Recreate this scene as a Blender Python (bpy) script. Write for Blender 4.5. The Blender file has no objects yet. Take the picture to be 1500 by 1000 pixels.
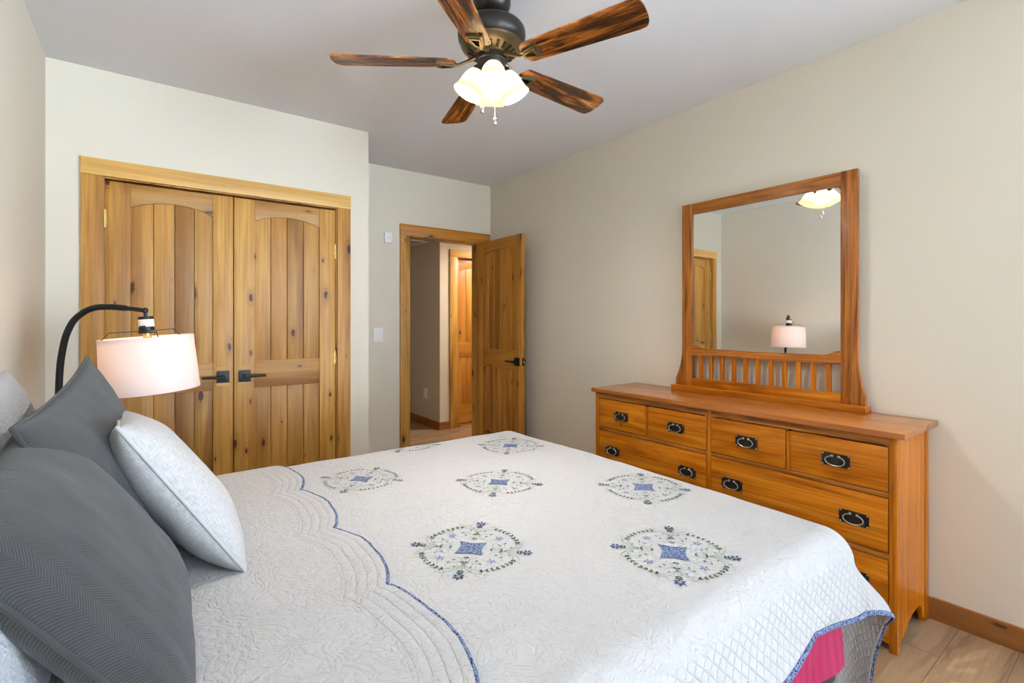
import bpy, bmesh, math, random
from mathutils import Vector, Matrix, noise

random.seed(7)
PI = math.pi
S = bpy.context.scene
COL = S.collection

# ------------------------------------------------------------------ camera, world, light, exposure
cam_d = bpy.data.cameras.new('camera')
cam = bpy.data.objects.new('camera', cam_d)
COL.objects.link(cam)
cam_d.sensor_width = 36.0
cam_d.lens = 721.0 / 1500.0 * 36.0
cam_d.shift_y = -0.02
cam_d.clip_start = 0.02
cam.location = (0, 0, 1.29)
cam.rotation_euler = (PI / 2, 0, -math.atan2(535, 721))
S.camera = cam

S.view_settings.view_transform = 'Standard'
S.view_settings.look = 'None'
S.view_settings.gamma = 1.0
S.view_settings.use_curve_mapping = False
S.view_settings.exposure = 0.3

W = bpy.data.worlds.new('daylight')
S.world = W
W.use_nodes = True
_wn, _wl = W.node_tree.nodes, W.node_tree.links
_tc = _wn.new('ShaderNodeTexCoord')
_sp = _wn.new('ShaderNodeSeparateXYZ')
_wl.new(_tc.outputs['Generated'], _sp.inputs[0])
_rp = _wn.new('ShaderNodeValToRGB')            # half below the horizon raised far over the blue sky to light the ceiling
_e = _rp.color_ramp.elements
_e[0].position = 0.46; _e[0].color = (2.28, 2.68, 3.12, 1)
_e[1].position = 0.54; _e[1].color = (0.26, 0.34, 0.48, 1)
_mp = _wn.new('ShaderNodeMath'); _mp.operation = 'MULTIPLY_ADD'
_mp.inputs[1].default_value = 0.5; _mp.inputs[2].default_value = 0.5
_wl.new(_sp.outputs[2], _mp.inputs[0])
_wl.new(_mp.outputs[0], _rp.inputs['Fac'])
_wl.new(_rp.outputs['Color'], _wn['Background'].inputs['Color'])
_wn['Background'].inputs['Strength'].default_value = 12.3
S.cycles.max_bounces = 14
S.cycles.diffuse_bounces = 7
S.cycles.transparent_max_bounces = 12
S.cycles.caustics_reflective = False
S.cycles.sample_clamp_indirect = 6.0

FAN_BULB = 720.0       # emission of the fan's four bulbs
FLOOR_BULB = 25.0     # emission of the floor lamp's bulb
HALL_LIGHT = 400.0     # emission of the hall ceiling lamp

# windows behind the camera: a light portal in each opening
WIN = (0.62, 1.50, 0.15, 2.52)      # near wall: x0, x1, z0, z1
ADDED_WIN = (-3.7, -0.9, 0.15, 2.50)    # unseen window added in the right wall for evener light: y0, y1, z0, z1
YN = -4.2
XR_ = 2.743
def portal(loc, rz, sx, sz):
    pl = bpy.data.lights.new('window_portal', 'AREA')
    pl.shape = 'RECTANGLE'
    pl.size, pl.size_y = sx, sz
    pl.cycles.is_portal = True
    po = bpy.data.objects.new('window_portal', pl)
    COL.objects.link(po)
    po.location = loc
    po.rotation_euler = (PI / 2, 0, rz)
portal(((WIN[0] + WIN[1]) / 2, YN - 0.13, (WIN[2] + WIN[3]) / 2), PI, WIN[1] - WIN[0], WIN[3] - WIN[2])
portal((XR_ + 0.13, (ADDED_WIN[0] + ADDED_WIN[1]) / 2, (ADDED_WIN[2] + ADDED_WIN[3]) / 2), -PI / 2, ADDED_WIN[1] - ADDED_WIN[0], ADDED_WIN[3] - ADDED_WIN[2])


# ------------------------------------------------------------------ node helpers
def srgb(r, g, b):
    f = lambda c: (c / 255 / 12.92) if c / 255 <= 0.04045 else ((c / 255 + 0.055) / 1.055) ** 2.4
    return (f(r), f(g), f(b), 1.0)

class NT:
    def __init__(self, name):
        self.m = bpy.data.materials.new(name)
        self.m.use_nodes = True
        self.t = self.m.node_tree
        self.n = self.t.nodes
        self.b = self.n['Principled BSDF']
    def node(self, typ, **kw):
        nd = self.n.new(typ)
        for k, v in kw.items():
            if k in nd.inputs.keys() if hasattr(nd.inputs, 'keys') else False:
                self.set(nd.inputs[k], v)
            else:
                setattr(nd, k, v)
        return nd
    def set(self, sock, v):
        if isinstance(v, bpy.types.NodeSocket):
            self.t.links.new(v, sock)
        else:
            sock.default_value = v
    def math(self, op, a, b=None, c=None, clamp=False):
        nd = self.n.new('ShaderNodeMath')
        nd.operation = op
        nd.use_clamp = clamp
        self.set(nd.inputs[0], a)
        if b is not None: self.set(nd.inputs[1], b)
        if c is not None: self.set(nd.inputs[2], c)
        return nd.outputs[0]
    def vmath(self, op, a, b):
        nd = self.n.new('ShaderNodeVectorMath')
        nd.operation = op
        self.set(nd.inputs[0], a)
        self.set(nd.inputs[1], b)
        return nd.outputs[0]
    def mapping(self, vec, loc=(0, 0, 0), rot=(0, 0, 0), scale=(1, 1, 1)):
        nd = self.n.new('ShaderNodeMapping')
        self.t.links.new(vec, nd.inputs['Vector'])
        nd.inputs['Location'].default_value = loc
        nd.inputs['Rotation'].default_value = rot
        nd.inputs['Scale'].default_value = scale
        return nd.outputs['Vector']
    def noise(self, vec, scale, detail=3.0, rough=0.5, dist=0.0):
        nd = self.n.new('ShaderNodeTexNoise')
        self.t.links.new(vec, nd.inputs['Vector'])
        nd.inputs['Scale'].default_value = scale
        nd.inputs['Detail'].default_value = detail
        nd.inputs['Roughness'].default_value = rough
        nd.inputs['Distortion'].default_value = dist
        return nd
    def voronoi(self, vec, scale, feature='F1', rnd=1.0):
        nd = self.n.new('ShaderNodeTexVoronoi')
        nd.feature = feature
        self.t.links.new(vec, nd.inputs['Vector'])
        nd.inputs['Scale'].default_value = scale
        nd.inputs['Randomness'].default_value = rnd
        return nd
    def ramp(self, fac, stops, interp='LINEAR'):
        nd = self.n.new('ShaderNodeValToRGB')
        nd.color_ramp.interpolation = interp
        e = nd.color_ramp.elements
        while len(e) > 1: e.remove(e[-1])
        e[0].position = stops[0][0]; e[0].color = stops[0][1]
        for p, c in stops[1:]:
            x = e.new(p); x.color = c
        self.t.links.new(fac, nd.inputs['Fac'])
        return nd.outputs['Color']
    def mix(self, fac, a, b, mode='MIX'):
        nd = self.n.new('ShaderNodeMix')
        nd.data_type = 'RGBA'
        nd.blend_type = mode
        self.set(nd.inputs[0], fac)
        self.set(nd.inputs[6], a)
        self.set(nd.inputs[7], b)
        return nd.outputs[2]
    def coord(self, which='Object'):
        return self.n.new('ShaderNodeTexCoord').outputs[which]
    def bump(self, height, strength=0.3, dist=0.01):
        nd = self.n.new('ShaderNodeBump')
        nd.inputs['Strength'].default_value = strength
        nd.inputs['Distance'].default_value = dist
        self.t.links.new(height, nd.inputs['Height'])
        self.t.links.new(nd.outputs['Normal'], self.b.inputs['Normal'])
        return nd
    def color(self, c): self.set(self.b.inputs['Base Color'], c)
    def rough(self, v): self.set(self.b.inputs['Roughness'], v)

def plain(name, col, rough=0.5, metal=0.0, spec=0.5, noise_amt=0.06):
    t = NT(name)
    n = t.noise(t.coord(), 9.0, 3)
    c2 = tuple(x * (1 - noise_amt * 2.2) for x in col[:3]) + (1,)
    t.color(t.mix(n.outputs['Fac'], col, c2))
    t.rough(rough)
    t.b.inputs['Metallic'].default_value = metal
    t.b.inputs['Specular IOR Level'].default_value = spec
    return t.m

def wood(name, axis, dark, mid, light, knots=0.0, knot_col=None, rough=0.42, fine=0.5, cathedral=0.0,
         bump=0.08, across=7.0, along=0.55, grain=0.35, warp=0.8, spec=0.4):
    """axis: 'x','y','z' = the grain direction in world space."""
    t = NT(name)
    co = t.coord('Object')
    geo = t.n.new('ShaderNodeNewGeometry')
    rnd = geo.outputs['Random Per Island']
    off = t.n.new('ShaderNodeCombineXYZ')
    for i, k in enumerate((17.3, 31.7, 23.1)):
        t.set(off.inputs[i], t.math('MULTIPLY', rnd, k))
    co = t.vmath('ADD', co, off.outputs[0])
    def sc(al, ac):
        return tuple(al if a == axis else ac for a in 'xyz')
    n1 = t.noise(t.mapping(co, scale=sc(along, across)), 1.0, 5, 0.55, warp).outputs['Fac']
    n2 = t.noise(t.mapping(co, scale=sc(2.2, 95)), 1.0, 3, 0.6, 0.2).outputs['Fac']
    n3 = t.noise(t.mapping(co, scale=sc(0.9, 3.0)), 1.0, 2, 0.5).outputs['Fac']
    g = n1
    if cathedral:
        w = t.n.new('ShaderNodeTexWave')
        w.wave_type = 'RINGS'
        w.rings_direction = {'x': 'X', 'y': 'Y', 'z': 'Z'}[axis]
        t.t.links.new(t.mapping(co, scale=sc(0.55, 5.0)), w.inputs['Vector'])
        w.inputs['Scale'].default_value = 2.6
        w.inputs['Distortion'].default_value = 7.0
        w.inputs['Detail'].default_value = 3.0
        w.inputs['Detail Scale'].default_value = 0.9
        g = t.math('ADD', t.math('MULTIPLY', n1, 1 - cathedral), t.math('MULTIPLY', w.outputs['Fac'], cathedral))
    col = t.ramp(g, [(0.28, dark), (0.48, mid), (0.70, light)])
    # streaky fine grain
    col = t.mix(t.math('MULTIPLY', t.math('SUBTRACT', 0.62, n2, clamp=True), 2.2 * fine, clamp=True), col,
                tuple(c * (1 - grain) for c in dark[:3]) + (1,))
    # board to board tone
    tone = t.math('ADD', 0.86, t.math('MULTIPLY', t.math('FRACT', t.math('MULTIPLY', rnd, 7.31)), 0.24))
    tone = t.math('MULTIPLY', tone, t.math('ADD', 0.84, t.math('MULTIPLY', n3, 0.32)))
    hv = t.n.new('ShaderNodeHueSaturation')
    t.set(hv.inputs['Value'], tone)
    t.set(hv.inputs['Color'], col)
    col = hv.outputs['Color']
    if knots:
        kc = knot_col or tuple(c * 0.28 for c in dark[:3]) + (1,)
        sx = t.n.new('ShaderNodeSeparateXYZ')
        t.t.links.new(co, sx.inputs[0])
        ai = 'xyz'.index(axis)
        oth = [i for i in range(3) if i != ai]
        fl = t.n.new('ShaderNodeCombineXYZ')
        t.set(fl.inputs[0], t.math('MULTIPLY', sx.outputs[ai], 3.3))
        t.set(fl.inputs[1], t.math('MULTIPLY', t.math('ADD', sx.outputs[oth[0]], sx.outputs[oth[1]]), 8.6))
        v = t.voronoi(fl.outputs[0], 1.0)
        v.voronoi_dimensions = '2D'
        pick = t.math('MULTIPLY', t.math('SUBTRACT', t.n.new('ShaderNodeSeparateColor').outputs[0], 1.0 - knots, clamp=True), 1.0 / knots)
        sepc = pick.node.inputs[0].links[0].from_node.inputs[0].links[0].from_node
        t.t.links.new(v.outputs['Color'], sepc.inputs[0])
        wob = t.math('ADD', v.outputs['Distance'],
                     t.math('MULTIPLY', t.math('SUBTRACT', t.noise(co, 60, 2).outputs['Fac'], 0.5), 0.10))
        size = t.math('MULTIPLY', t.math('POWER', pick, 1.4), 0.135)
        core = t.math('MULTIPLY', t.math('SUBTRACT', size, wob), 26.0, clamp=True)
        halo = t.math('MULTIPLY', t.math('SUBTRACT', t.math('MULTIPLY', size, 2.9), wob), 5.0, clamp=True)
        rings = t.math('ADD', 0.6, t.math('MULTIPLY', t.math('SINE', t.math('MULTIPLY', wob, 95.0)), 0.4))
        col = t.mix(t.math('MULTIPLY', t.math('MULTIPLY', halo, rings), 0.8, clamp=True), col, dark)
        col = t.mix(core, col, kc)
    t.color(col)
    t.rough(t.math('ADD', rough, t.math('MULTIPLY', t.math('SUBTRACT', n2, 0.5), 0.15)))
    t.bump(n2, bump, 0.003)
    t.b.inputs['Specular IOR Level'].default_value = spec
    return t.m

# ------------------------------------------------------------------ materials
def mat_wall(name, col, amt=0.03):
    t = NT(name)
    co = t.coord()
    n = t.noise(co, 1.7, 3)
    c2 = tuple(x * (1 - amt) for x in col[:3]) + (1,)
    t.color(t.mix(n.outputs['Fac'], col, c2))
    t.rough(0.75)
    t.bump(t.noise(co, 260, 2).outputs['Fac'], 0.06, 0.002)
    return t.m

M = {}
M['wall'] = mat_wall('wall_paint', srgb(216, 209, 193))
M['hall_wall'] = mat_wall('hall_paint', srgb(208, 197, 180))
M['ceiling'] = mat_wall('ceiling_paint', srgb(238, 242, 248))
M['white'] = plain('white_plastic', srgb(236, 235, 232), 0.35, noise_amt=0.01)
M['grey_slot'] = plain('grey_slot', srgb(120, 118, 115), 0.6)
M['black'] = plain('black_metal', srgb(26, 26, 28), 0.38, 0.4)
M['bronze'] = plain('dark_bronze', srgb(44, 40, 37), 0.38, 0.55)
M['antique'] = plain('antique_brass', srgb(104, 92, 66), 0.38, 0.75)
M['brass'] = plain('brass', srgb(225, 190, 110), 0.25, 1.0)
M['steel'] = plain('steel', srgb(225, 222, 215), 0.18, 1.0)
M['pewter'] = plain('dark_pewter', srgb(62, 57, 52), 0.42, 0.7)
M['pewter_bright'] = plain('worn_pewter', srgb(168, 160, 148), 0.3, 0.9)
M['dark'] = plain('dark_void', srgb(28, 20, 14), 0.8)

PD, PM_, PL = srgb(124, 77, 27), srgb(174, 124, 54), srgb(200, 155, 80)
for a in 'xyz':
    M['pine_' + a] = wood('knotty_pine_' + a, a, PD, PM_, PL, knots=0.75, knot_col=srgb(64, 34, 18), fine=0.6)
    M['pine_light_' + a] = wood('pale_pine_' + a, a, srgb(166, 118, 56), srgb(198, 154, 84), srgb(216, 178, 108),
                                knots=0.5, knot_col=srgb(84, 50, 24), fine=0.35)
    M['pine_dark_' + a] = wood('brown_pine_' + a, a, srgb(128, 76, 22), srgb(174, 114, 38), srgb(200, 142, 60),
                               knots=0.55, knot_col=srgb(46, 26, 14), fine=0.45)
    M['oak_' + a] = wood('oak_' + a, a, srgb(132, 66, 6), srgb(188, 106, 12), srgb(208, 130, 30),
                         rough=0.30, fine=0.85, cathedral=0.0, across=10, along=0.9, grain=0.30, warp=2.2, spec=0.3)
    M['oak_dark_' + a] = wood('grainy_oak_' + a, a, srgb(96, 50, 16), srgb(158, 92, 32), srgb(190, 120, 50),
                              rough=0.34, fine=0.8, cathedral=0.15, across=15, along=1.3, grain=0.45, warp=2.8, spec=0.3)
M['oak_top'] = wood('oak_top', 'y', srgb(138, 78, 30), srgb(168, 100, 44), srgb(184, 116, 56), rough=0.17, fine=0.3,
                    across=5, grain=0.15, bump=0.02)
M['baseboard'] = wood('baseboard_pine', 'y', srgb(118, 68, 30), srgb(142, 88, 42), srgb(160, 104, 54), knots=0.12,
                      knot_col=srgb(60, 34, 18), fine=0.2, across=5)
M['baseboard_x'] = wood('baseboard_pine_x', 'x', srgb(118, 68, 30), srgb(142, 88, 42), srgb(160, 104, 54), knots=0.12,
                        knot_col=srgb(60, 34, 18), fine=0.2, across=5)

def mat_blade():
    t = NT('fan_blade_wood')
    co = t.coord('UV')
    n1 = t.noise(t.mapping(co, scale=(2.6, 24, 1)), 1.0, 6, 0.62, 1.2).outputs['Fac']
    n2 = t.noise(t.mapping(co, scale=(7, 120, 1)), 1.0, 3, 0.6).outputs['Fac']
    g = t.math('ADD', t.math('MULTIPLY', n1, 0.75), t.math('MULTIPLY', n2, 0.25))
    t.color(t.ramp(g, [(0.38, srgb(24, 13, 8)), (0.47, srgb(74, 38, 14)), (0.56, srgb(148, 86, 30)), (0.66, srgb(214, 150, 78))]))
    t.rough(0.27)
    t.bump(n2, 0.06, 0.002)
    return t.m
M['blade'] = mat_blade()

def mat_floor():
    t = NT('plank_floor')
    co = t.coord()
    br = t.n.new('ShaderNodeTexBrick')
    t.t.links.new(co, br.inputs['Vector'])
    br.offset = 0.37
    br.inputs['Scale'].default_value = 1.0
    br.inputs['Mortar Size'].default_value = 0.0012
    br.inputs['Mortar Smooth'].default_value = 0.2
    br.inputs['Brick Width'].default_value = 1.22
    br.inputs['Row Height'].default_value = 0.18
    br.inputs['Color1'].default_value = (0, 0, 0, 1)
    br.inputs['Color2'].default_value = (1, 1, 1, 1)
    br.inputs['Mortar'].default_value = (0.5, 0.5, 0.5, 1)
    off = t.n.new('ShaderNodeCombineXYZ')
    t.set(off.inputs[0], t.math('MULTIPLY', br.outputs['Color'], 13.0))
    t.set(off.inputs[1], t.math('MULTIPLY', br.outputs['Color'], 29.0))
    c2 = t.vmath('ADD', co, off.outputs[0])
    n1 = t.noise(t.mapping(c2, scale=(0.9, 7, 1)), 1.0, 5, 0.6, 1.4).outputs['Fac']
    n2 = t.noise(t.mapping(c2, scale=(3, 70, 1)), 1.0, 3, 0.6).outputs['Fac']
    rg = t.math('SINE', t.math('MULTIPLY', n1, 46.0))
    g = t.math('ADD', t.math('MULTIPLY', n1, 0.80), t.math('ADD', t.math('MULTIPLY', n2, 0.2), t.math('MULTIPLY', rg, 0.03)))
    col = t.ramp(g, [(0.30, srgb(104, 80, 58)), (0.5, srgb(150, 122, 92)), (0.7, srgb(182, 154, 122))])
    tone = t.math('ADD', 0.84, t.math('MULTIPLY', br.outputs['Color'], 0.3))
    hv = t.n.new('ShaderNodeHueSaturation')
    t.set(hv.inputs['Value'], tone); t.set(hv.inputs['Color'], col)
    t.color(t.mix(br.outputs['Fac'], hv.outputs['Color'], srgb(64, 48, 36)))
    t.rough(0.36)
    t.bump(t.math('SUBTRACT', n2, br.outputs['Fac']), 0.12, 0.002)
    return t.m
M['floor'] = mat_floor()

def quilt_bump(t, uv, diamond):
    """crinkled quilting: meandering stitched lines and puckers; straight lattice on the border"""
    nz = t.noise(uv, 13, 3)
    warp = t.vmath('ADD', uv, t.vmath('MULTIPLY', t.vmath('SUBTRACT', nz.outputs['Color'], (0.5, 0.5, 0.5)), (0.07, 0.07, 0.0)))
    v1 = t.voronoi(warp, 7.0, 'DISTANCE_TO_EDGE')
    echo = t.math('ABSOLUTE', t.math('SINE', t.math('MULTIPLY', v1.outputs['Distance'], 42.0)))
    echo = t.math('POWER', echo, 0.3)
    v2 = t.voronoi(t.mapping(warp, scale=(1.0, 1.35, 1)), 74.0, 'SMOOTH_F1')
    puck = t.noise(t.mapping(warp, scale=(1, 1.6, 1)), 130, 3, 0.6).outputs['Fac']
    h = t.math('ADD', t.math('MULTIPLY', echo, 0.30),
               t.math('ADD', t.math('MULTIPLY', v2.outputs['Distance'], 0.75), t.math('MULTIPLY', puck, 0.7)))
    if diamond:
        sp = t.n.new('ShaderNodeSeparateXYZ')
        t.t.links.new(uv, sp.inputs[0])
        u, v = sp.outputs[0], sp.outputs[1]
        l1 = t.math('POWER', t.math('ABSOLUTE', t.math('SINE', t.math('MULTIPLY', t.math('ADD', u, v), PI / 0.034))), 0.35)
        l2 = t.math('POWER', t.math('ABSOLUTE', t.math('SINE', t.math('MULTIPLY', t.math('SUBTRACT', u, v), PI / 0.034))), 0.35)
        dh = t.math('ADD', t.math('MULTIPLY', t.math('MINIMUM', l1, l2), 0.9), t.math('MULTIPLY', puck, 0.5))
        edge = t.math('MAXIMUM', t.math('SUBTRACT', u, 1.80), t.math('SUBTRACT', 0.58, v))
        edge = t.math('MULTIPLY', edge, 60.0, clamp=True)
        h = t.math('ADD', t.math('MULTIPLY', h, t.math('SUBTRACT', 1.0, edge)), t.math('MULTIPLY', dh, edge))
    return h

def mat_quilt(name, col, diamond=True, strength=0.85):
    t = NT(name)
    uv = t.coord('UV')
    n = t.noise(uv, 5, 3)
    t.color(t.mix(n.outputs['Fac'], col, tuple(x * 0.95 for x in col[:3]) + (1,)))
    t.rough(0.9)
    t.b.inputs['Specular IOR Level'].default_value = 0.2
    t.b.inputs['Sheen Weight'].default_value = 0.1
    h = quilt_bump(t, uv, diamond)
    if not diamond:         # stitched lines that echo the scalloped hem
        u2 = t.n.new('ShaderNodeUVMap')
        u2.uv_map = 'hem_distance'
        sp = t.n.new('ShaderNodeSeparateXYZ')
        t.t.links.new(u2.outputs['UV'], sp.inputs[0])
        d = sp.outputs[0]
        ln = t.math('POWER', t.math('ABSOLUTE', t.math('SINE', t.math('MULTIPLY', d, PI / 0.026))), 0.4)
        on = t.math('MULTIPLY', t.math('SUBTRACT', 0.115, d), 80.0, clamp=True)
        h = t.math('ADD', h, t.math('MULTIPLY', t.math('MULTIPLY', ln, on), 0.7))
    t.bump(h, strength, 0.006)
    return t.m
M['quilt'] = mat_quilt('white_quilt', srgb(197, 196, 195))
M['quilt_turned'] = mat_quilt('white_quilt_reverse', srgb(198, 197, 196), False, 1.0)

def mat_calico():
    t = NT('blue_calico')
    co = t.coord('Object')
    v = t.voronoi(co, 150)
    n = t.noise(co, 95, 3)
    g = t.math('ADD', t.math('MULTIPLY', v.outputs['Distance'], 0.7), t.math('MULTIPLY', n.outputs['Fac'], 0.5))
    t.color(t.ramp(g, [(0.36, srgb(12, 20, 56)), (0.50, srgb(40, 56, 100)), (0.64, srgb(140, 154, 180)), (0.80, srgb(56, 72, 112))]))
    t.rough(0.9)
    return t.m
M['calico'] = mat_calico()
M['leaf'] = plain('green_thread', srgb(44, 76, 38), 0.8)
M['vine'] = plain('pale_green_thread', srgb(100, 122, 94), 0.8)
M['petal'] = plain('blue_thread', srgb(34, 52, 122), 0.8)
M['petal_light'] = plain('light_blue_thread', srgb(92, 122, 184), 0.8)
M['gold_thread'] = plain('gold_thread', srgb(206, 160, 84), 0.8)

def mat_herringbone(name, col, light):
    t = NT(name)
    uv = t.coord('UV')
    sp = t.n.new('ShaderNodeSeparateXYZ')
    t.t.links.new(uv, sp.inputs[0])
    u, v = sp.outputs[0], sp.outputs[1]
    tri = t.math('ABSOLUTE', t.math('SUBTRACT', t.math('FRACT', t.math('DIVIDE', u, 0.046)), 0.5))
    ph = t.math('ADD', t.math('DIVIDE', v, 0.0052), t.math('MULTIPLY', tri, 10.0))
    w = t.math('SINE', t.math('MULTIPLY', ph, 2 * PI))
    w = t.math('ADD', 0.5, t.math('MULTIPLY', w, 0.5))
    n = t.noise(t.mapping(uv, scale=(1, 1, 1)), 330, 2)
    g = t.math('ADD', t.math('MULTIPLY', w, 0.7), t.math('MULTIPLY', n.outputs['Fac'], 0.3))
    t.color(t.mix(g, col, light))
    t.rough(0.95)
    t.b.inputs['Specular IOR Level'].default_value = 0.15
    t.b.inputs['Sheen Weight'].default_value = 0.15
    t.bump(g, 0.35, 0.003)
    return t.m
M['dark_weave'] = mat_herringbone('charcoal_herringbone', srgb(45, 45, 45), srgb(71, 71, 71))

def mat_linen():
    t = NT('pale_linen')
    uv = t.coord('UV')
    a = t.noise(t.mapping(uv, scale=(420, 60, 1)), 1.0, 2).outputs['Fac']
    b = t.noise(t.mapping(uv, scale=(60, 420, 1)), 1.0, 2).outputs['Fac']
    g = t.math('MULTIPLY', t.math('ADD', a, b), 0.5)
    t.color(t.ramp(g, [(0.3, srgb(160, 160, 159)), (0.6, srgb(192, 192, 191))]))
    t.rough(0.95)
    t.b.inputs['Specular IOR Level'].default_value = 0.15
    t.bump(g, 0.25, 0.002)
    return t.m
M['linen'] = mat_linen()

def mat_fluffy():
    t = NT('white_plush')
    co = t.coord()
    v = t.voronoi(co, 120, 'SMOOTH_F1')
    n = t.noise(co, 240, 4, 0.7)
    h = t.math('ADD', v.outputs['Distance'], n.outputs['Fac'])
    t.color(t.mix(n.outputs['Fac'], srgb(240, 240, 240), srgb(222, 224, 226)))
    t.rough(1.0)
    t.b.inputs['Specular IOR Level'].default_value = 0.1
    t.b.inputs['Sheen Weight'].default_value = 0.4
    t.bump(h, 0.9, 0.012)
    return t.m
M['plush'] = mat_fluffy()

def mat_satin():
    t = NT('pink_skirt_cloth')
    co = t.coord()
    w = t.math('SINE', t.math('MULTIPLY', t.n.new('ShaderNodeSeparateXYZ').outputs[0], 150.0))
    sp = w.node.inputs[0].links[0].from_node.inputs[0].links[0].from_node
    t.t.links.new(co, sp.inputs[0])
    st = t.math('GREATER_THAN', w, 0.0)
    t.color(t.mix(st, srgb(158, 14, 70), srgb(172, 24, 82)))
    t.rough(0.5)
    t.bump(t.noise(co, 22, 2).outputs['Fac'], 0.2, 0.01)
    return t.m
M['pink'] = mat_satin()
M['mattress'] = plain('mattress_ticking', srgb(226, 224, 220), 0.9)
M['mattress_dark'] = plain('box_spring_cloth', srgb(70, 60, 62), 0.9)

def mat_translucent(name, col, tr_col, fac, emit=None, strength=0.0, weave=0.0):
    t = NT(name)
    out = t.n['Material Output']
    t.color(col)
    t.rough(0.45)
    if weave:
        co = t.coord()
        n = t.noise(t.mapping(co, scale=(600, 600, 600)), 1.0, 2)
        t.bump(n.outputs['Fac'], weave, 0.002)
    tl = t.n.new('ShaderNodeBsdfTranslucent')
    tl.inputs['Color'].default_value = tr_col
    mx = t.n.new('ShaderNodeMixShader')
    mx.inputs[0].default_value = fac
    t.t.links.new(t.b.outputs[0], mx.inputs[1])
    t.t.links.new(tl.outputs[0], mx.inputs[2])
    t.t.links.new(mx.outputs[0], out.inputs['Surface'])
    if emit:
        t.b.inputs['Emission Color'].default_value = emit
        t.b.inputs['Emission Strength'].default_value = strength
    return t.m
M['frosted'] = mat_translucent('frosted_glass', srgb(242, 230, 200), srgb(255, 244, 218), 0.6)
M['shade'] = mat_translucent('lamp_shade_cloth', srgb(240, 234, 232), srgb(252, 236, 230), 0.4, weave=0.15)

def mat_emit(name, col, strength):
    t = NT(name)
    t.color((0.9, 0.9, 0.9, 1))
    t.b.inputs['Emission Color'].default_value = col
    t.b.inputs['Emission Strength'].default_value = strength
    return t.m
M['bulb_fan'] = mat_emit('lit_bulb', (1.0, 0.95, 0.90, 1), FAN_BULB)
M['bulb_floor'] = mat_emit('lit_bulb_warm', (1.0, 0.76, 0.52, 1), FLOOR_BULB)
M['hall_lens'] = mat_emit('lit_lens', (1.0, 0.92, 0.78, 1), HALL_LIGHT)

def mat_mirror():
    t = NT('mirror_glass')
    n = t.noise(t.coord(), 14, 3)
    t.color(t.mix(n.outputs['Fac'], (0.93, 0.94, 0.93, 1), (0.90, 0.91, 0.90, 1)))
    t.b.inputs['Metallic'].default_value = 1.0
    t.rough(0.012)
    return t.m
M['mirror'] = mat_mirror()

def mat_pane():
    t = NT('window_glass')
    out = t.n['Material Output']
    tr = t.n.new('ShaderNodeBsdfTransparent')
    gl = t.n.new('ShaderNodeBsdfGlossy')
    gl.inputs['Roughness'].default_value = 0.02
    mx = t.n.new('ShaderNodeMixShader')
    mx.inputs[0].default_value = 0.05
    t.t.links.new(tr.outputs[0], mx.inputs[1])
    t.t.links.new(gl.outputs[0], mx.inputs[2])
    t.t.links.new(mx.outputs[0], out.inputs['Surface'])
    return t.m
M['pane'] = mat_pane()

def mat_label():
    t = NT('paper_label')
    co = t.coord()
    sp = t.n.new('ShaderNodeSeparateXYZ')
    t.t.links.new(co, sp.inputs[0])
    row = t.math('GREATER_THAN', t.math('SINE', t.math('MULTIPLY', sp.outputs[2], 700.0)), 0.45)
    nz = t.noise(t.mapping(co, scale=(260, 260, 60)), 1.0, 2)
    ink = t.math('MULTIPLY', row, t.math('GREATER_THAN', nz.outputs['Fac'], 0.56))
    t.color(t.mix(ink, srgb(238, 226, 220), srgb(176, 160, 154)))
    t.rough(0.7)
    return t.m
M['label'] = mat_label()

# ------------------------------------------------------------------ mesh helpers
def smooth_by_angle(me, ang=0.6):
    for p in me.polygons: p.use_smooth = True
    try:
        me.set_sharp_from_angle(angle=ang)
    except Exception:
        pass

def link(name, me, mats, parent=None, smooth=True):
    if not isinstance(mats, (list, tuple)): mats = [mats]
    for m in mats: me.materials.append(m)
    if smooth: smooth_by_angle(me)
    o = bpy.data.objects.new(name, me)
    COL.objects.link(o)
    if parent is not None: adopt(o, parent)
    return o

def world_of(o):
    m = Matrix.Translation(o.location) @ o.rotation_euler.to_matrix().to_4x4()
    if o.parent is not None:
        m = world_of(o.parent) @ o.matrix_parent_inverse @ m
    return m

def adopt(o, parent):
    o.parent = parent
    o.matrix_parent_inverse = world_of(parent).inverted()

def done(name, bm, mats, parent=None, smooth=True, bevel=0.0, recalc=True):
    if recalc: bmesh.ops.recalc_face_normals(bm, faces=bm.faces)
    if bevel: 
        bmesh.ops.bevel(bm, geom=[e for e in bm.edges if e.calc_face_angle(0) > 0.5], offset=bevel, segments=2, affect='EDGES', profile=0.6, clamp_overlap=True)
    me = bpy.data.meshes.new(name)
    bm.to_mesh(me)
    bm.free()
    return link(name, me, mats, parent, smooth)

def tag(o, label=None, cat=None, group=None, kind=None):
    if label: o['label'] = label
    if cat: o['category'] = cat
    if group: o['group'] = group
    if kind: o['kind'] = kind
    return o

def thing(name, label, cat, loc, group=None, kind=None):
    o = bpy.data.objects.new(name, None)
    COL.objects.link(o)
    o.empty_display_size = 0.1
    o.location = loc
    return tag(o, label, cat, group, kind)

def add_box(bm, x0, x1, y0, y1, z0, z1, mtx=None, mi=0):
    vs = []
    for z in (z0, z1):
        for x, y in ((x0, y0), (x1, y0), (x1, y1), (x0, y1)):
            p = Vector((x, y, z))
            vs.append(bm.verts.new(mtx @ p if mtx else p))
    for f in ((0, 3, 2, 1), (4, 5, 6, 7), (0, 1, 5, 4), (1, 2, 6, 5), (2, 3, 7, 6), (3, 0, 4, 7)):
        fc = bm.faces.new([vs[i] for i in f]); fc.material_index = mi

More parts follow.
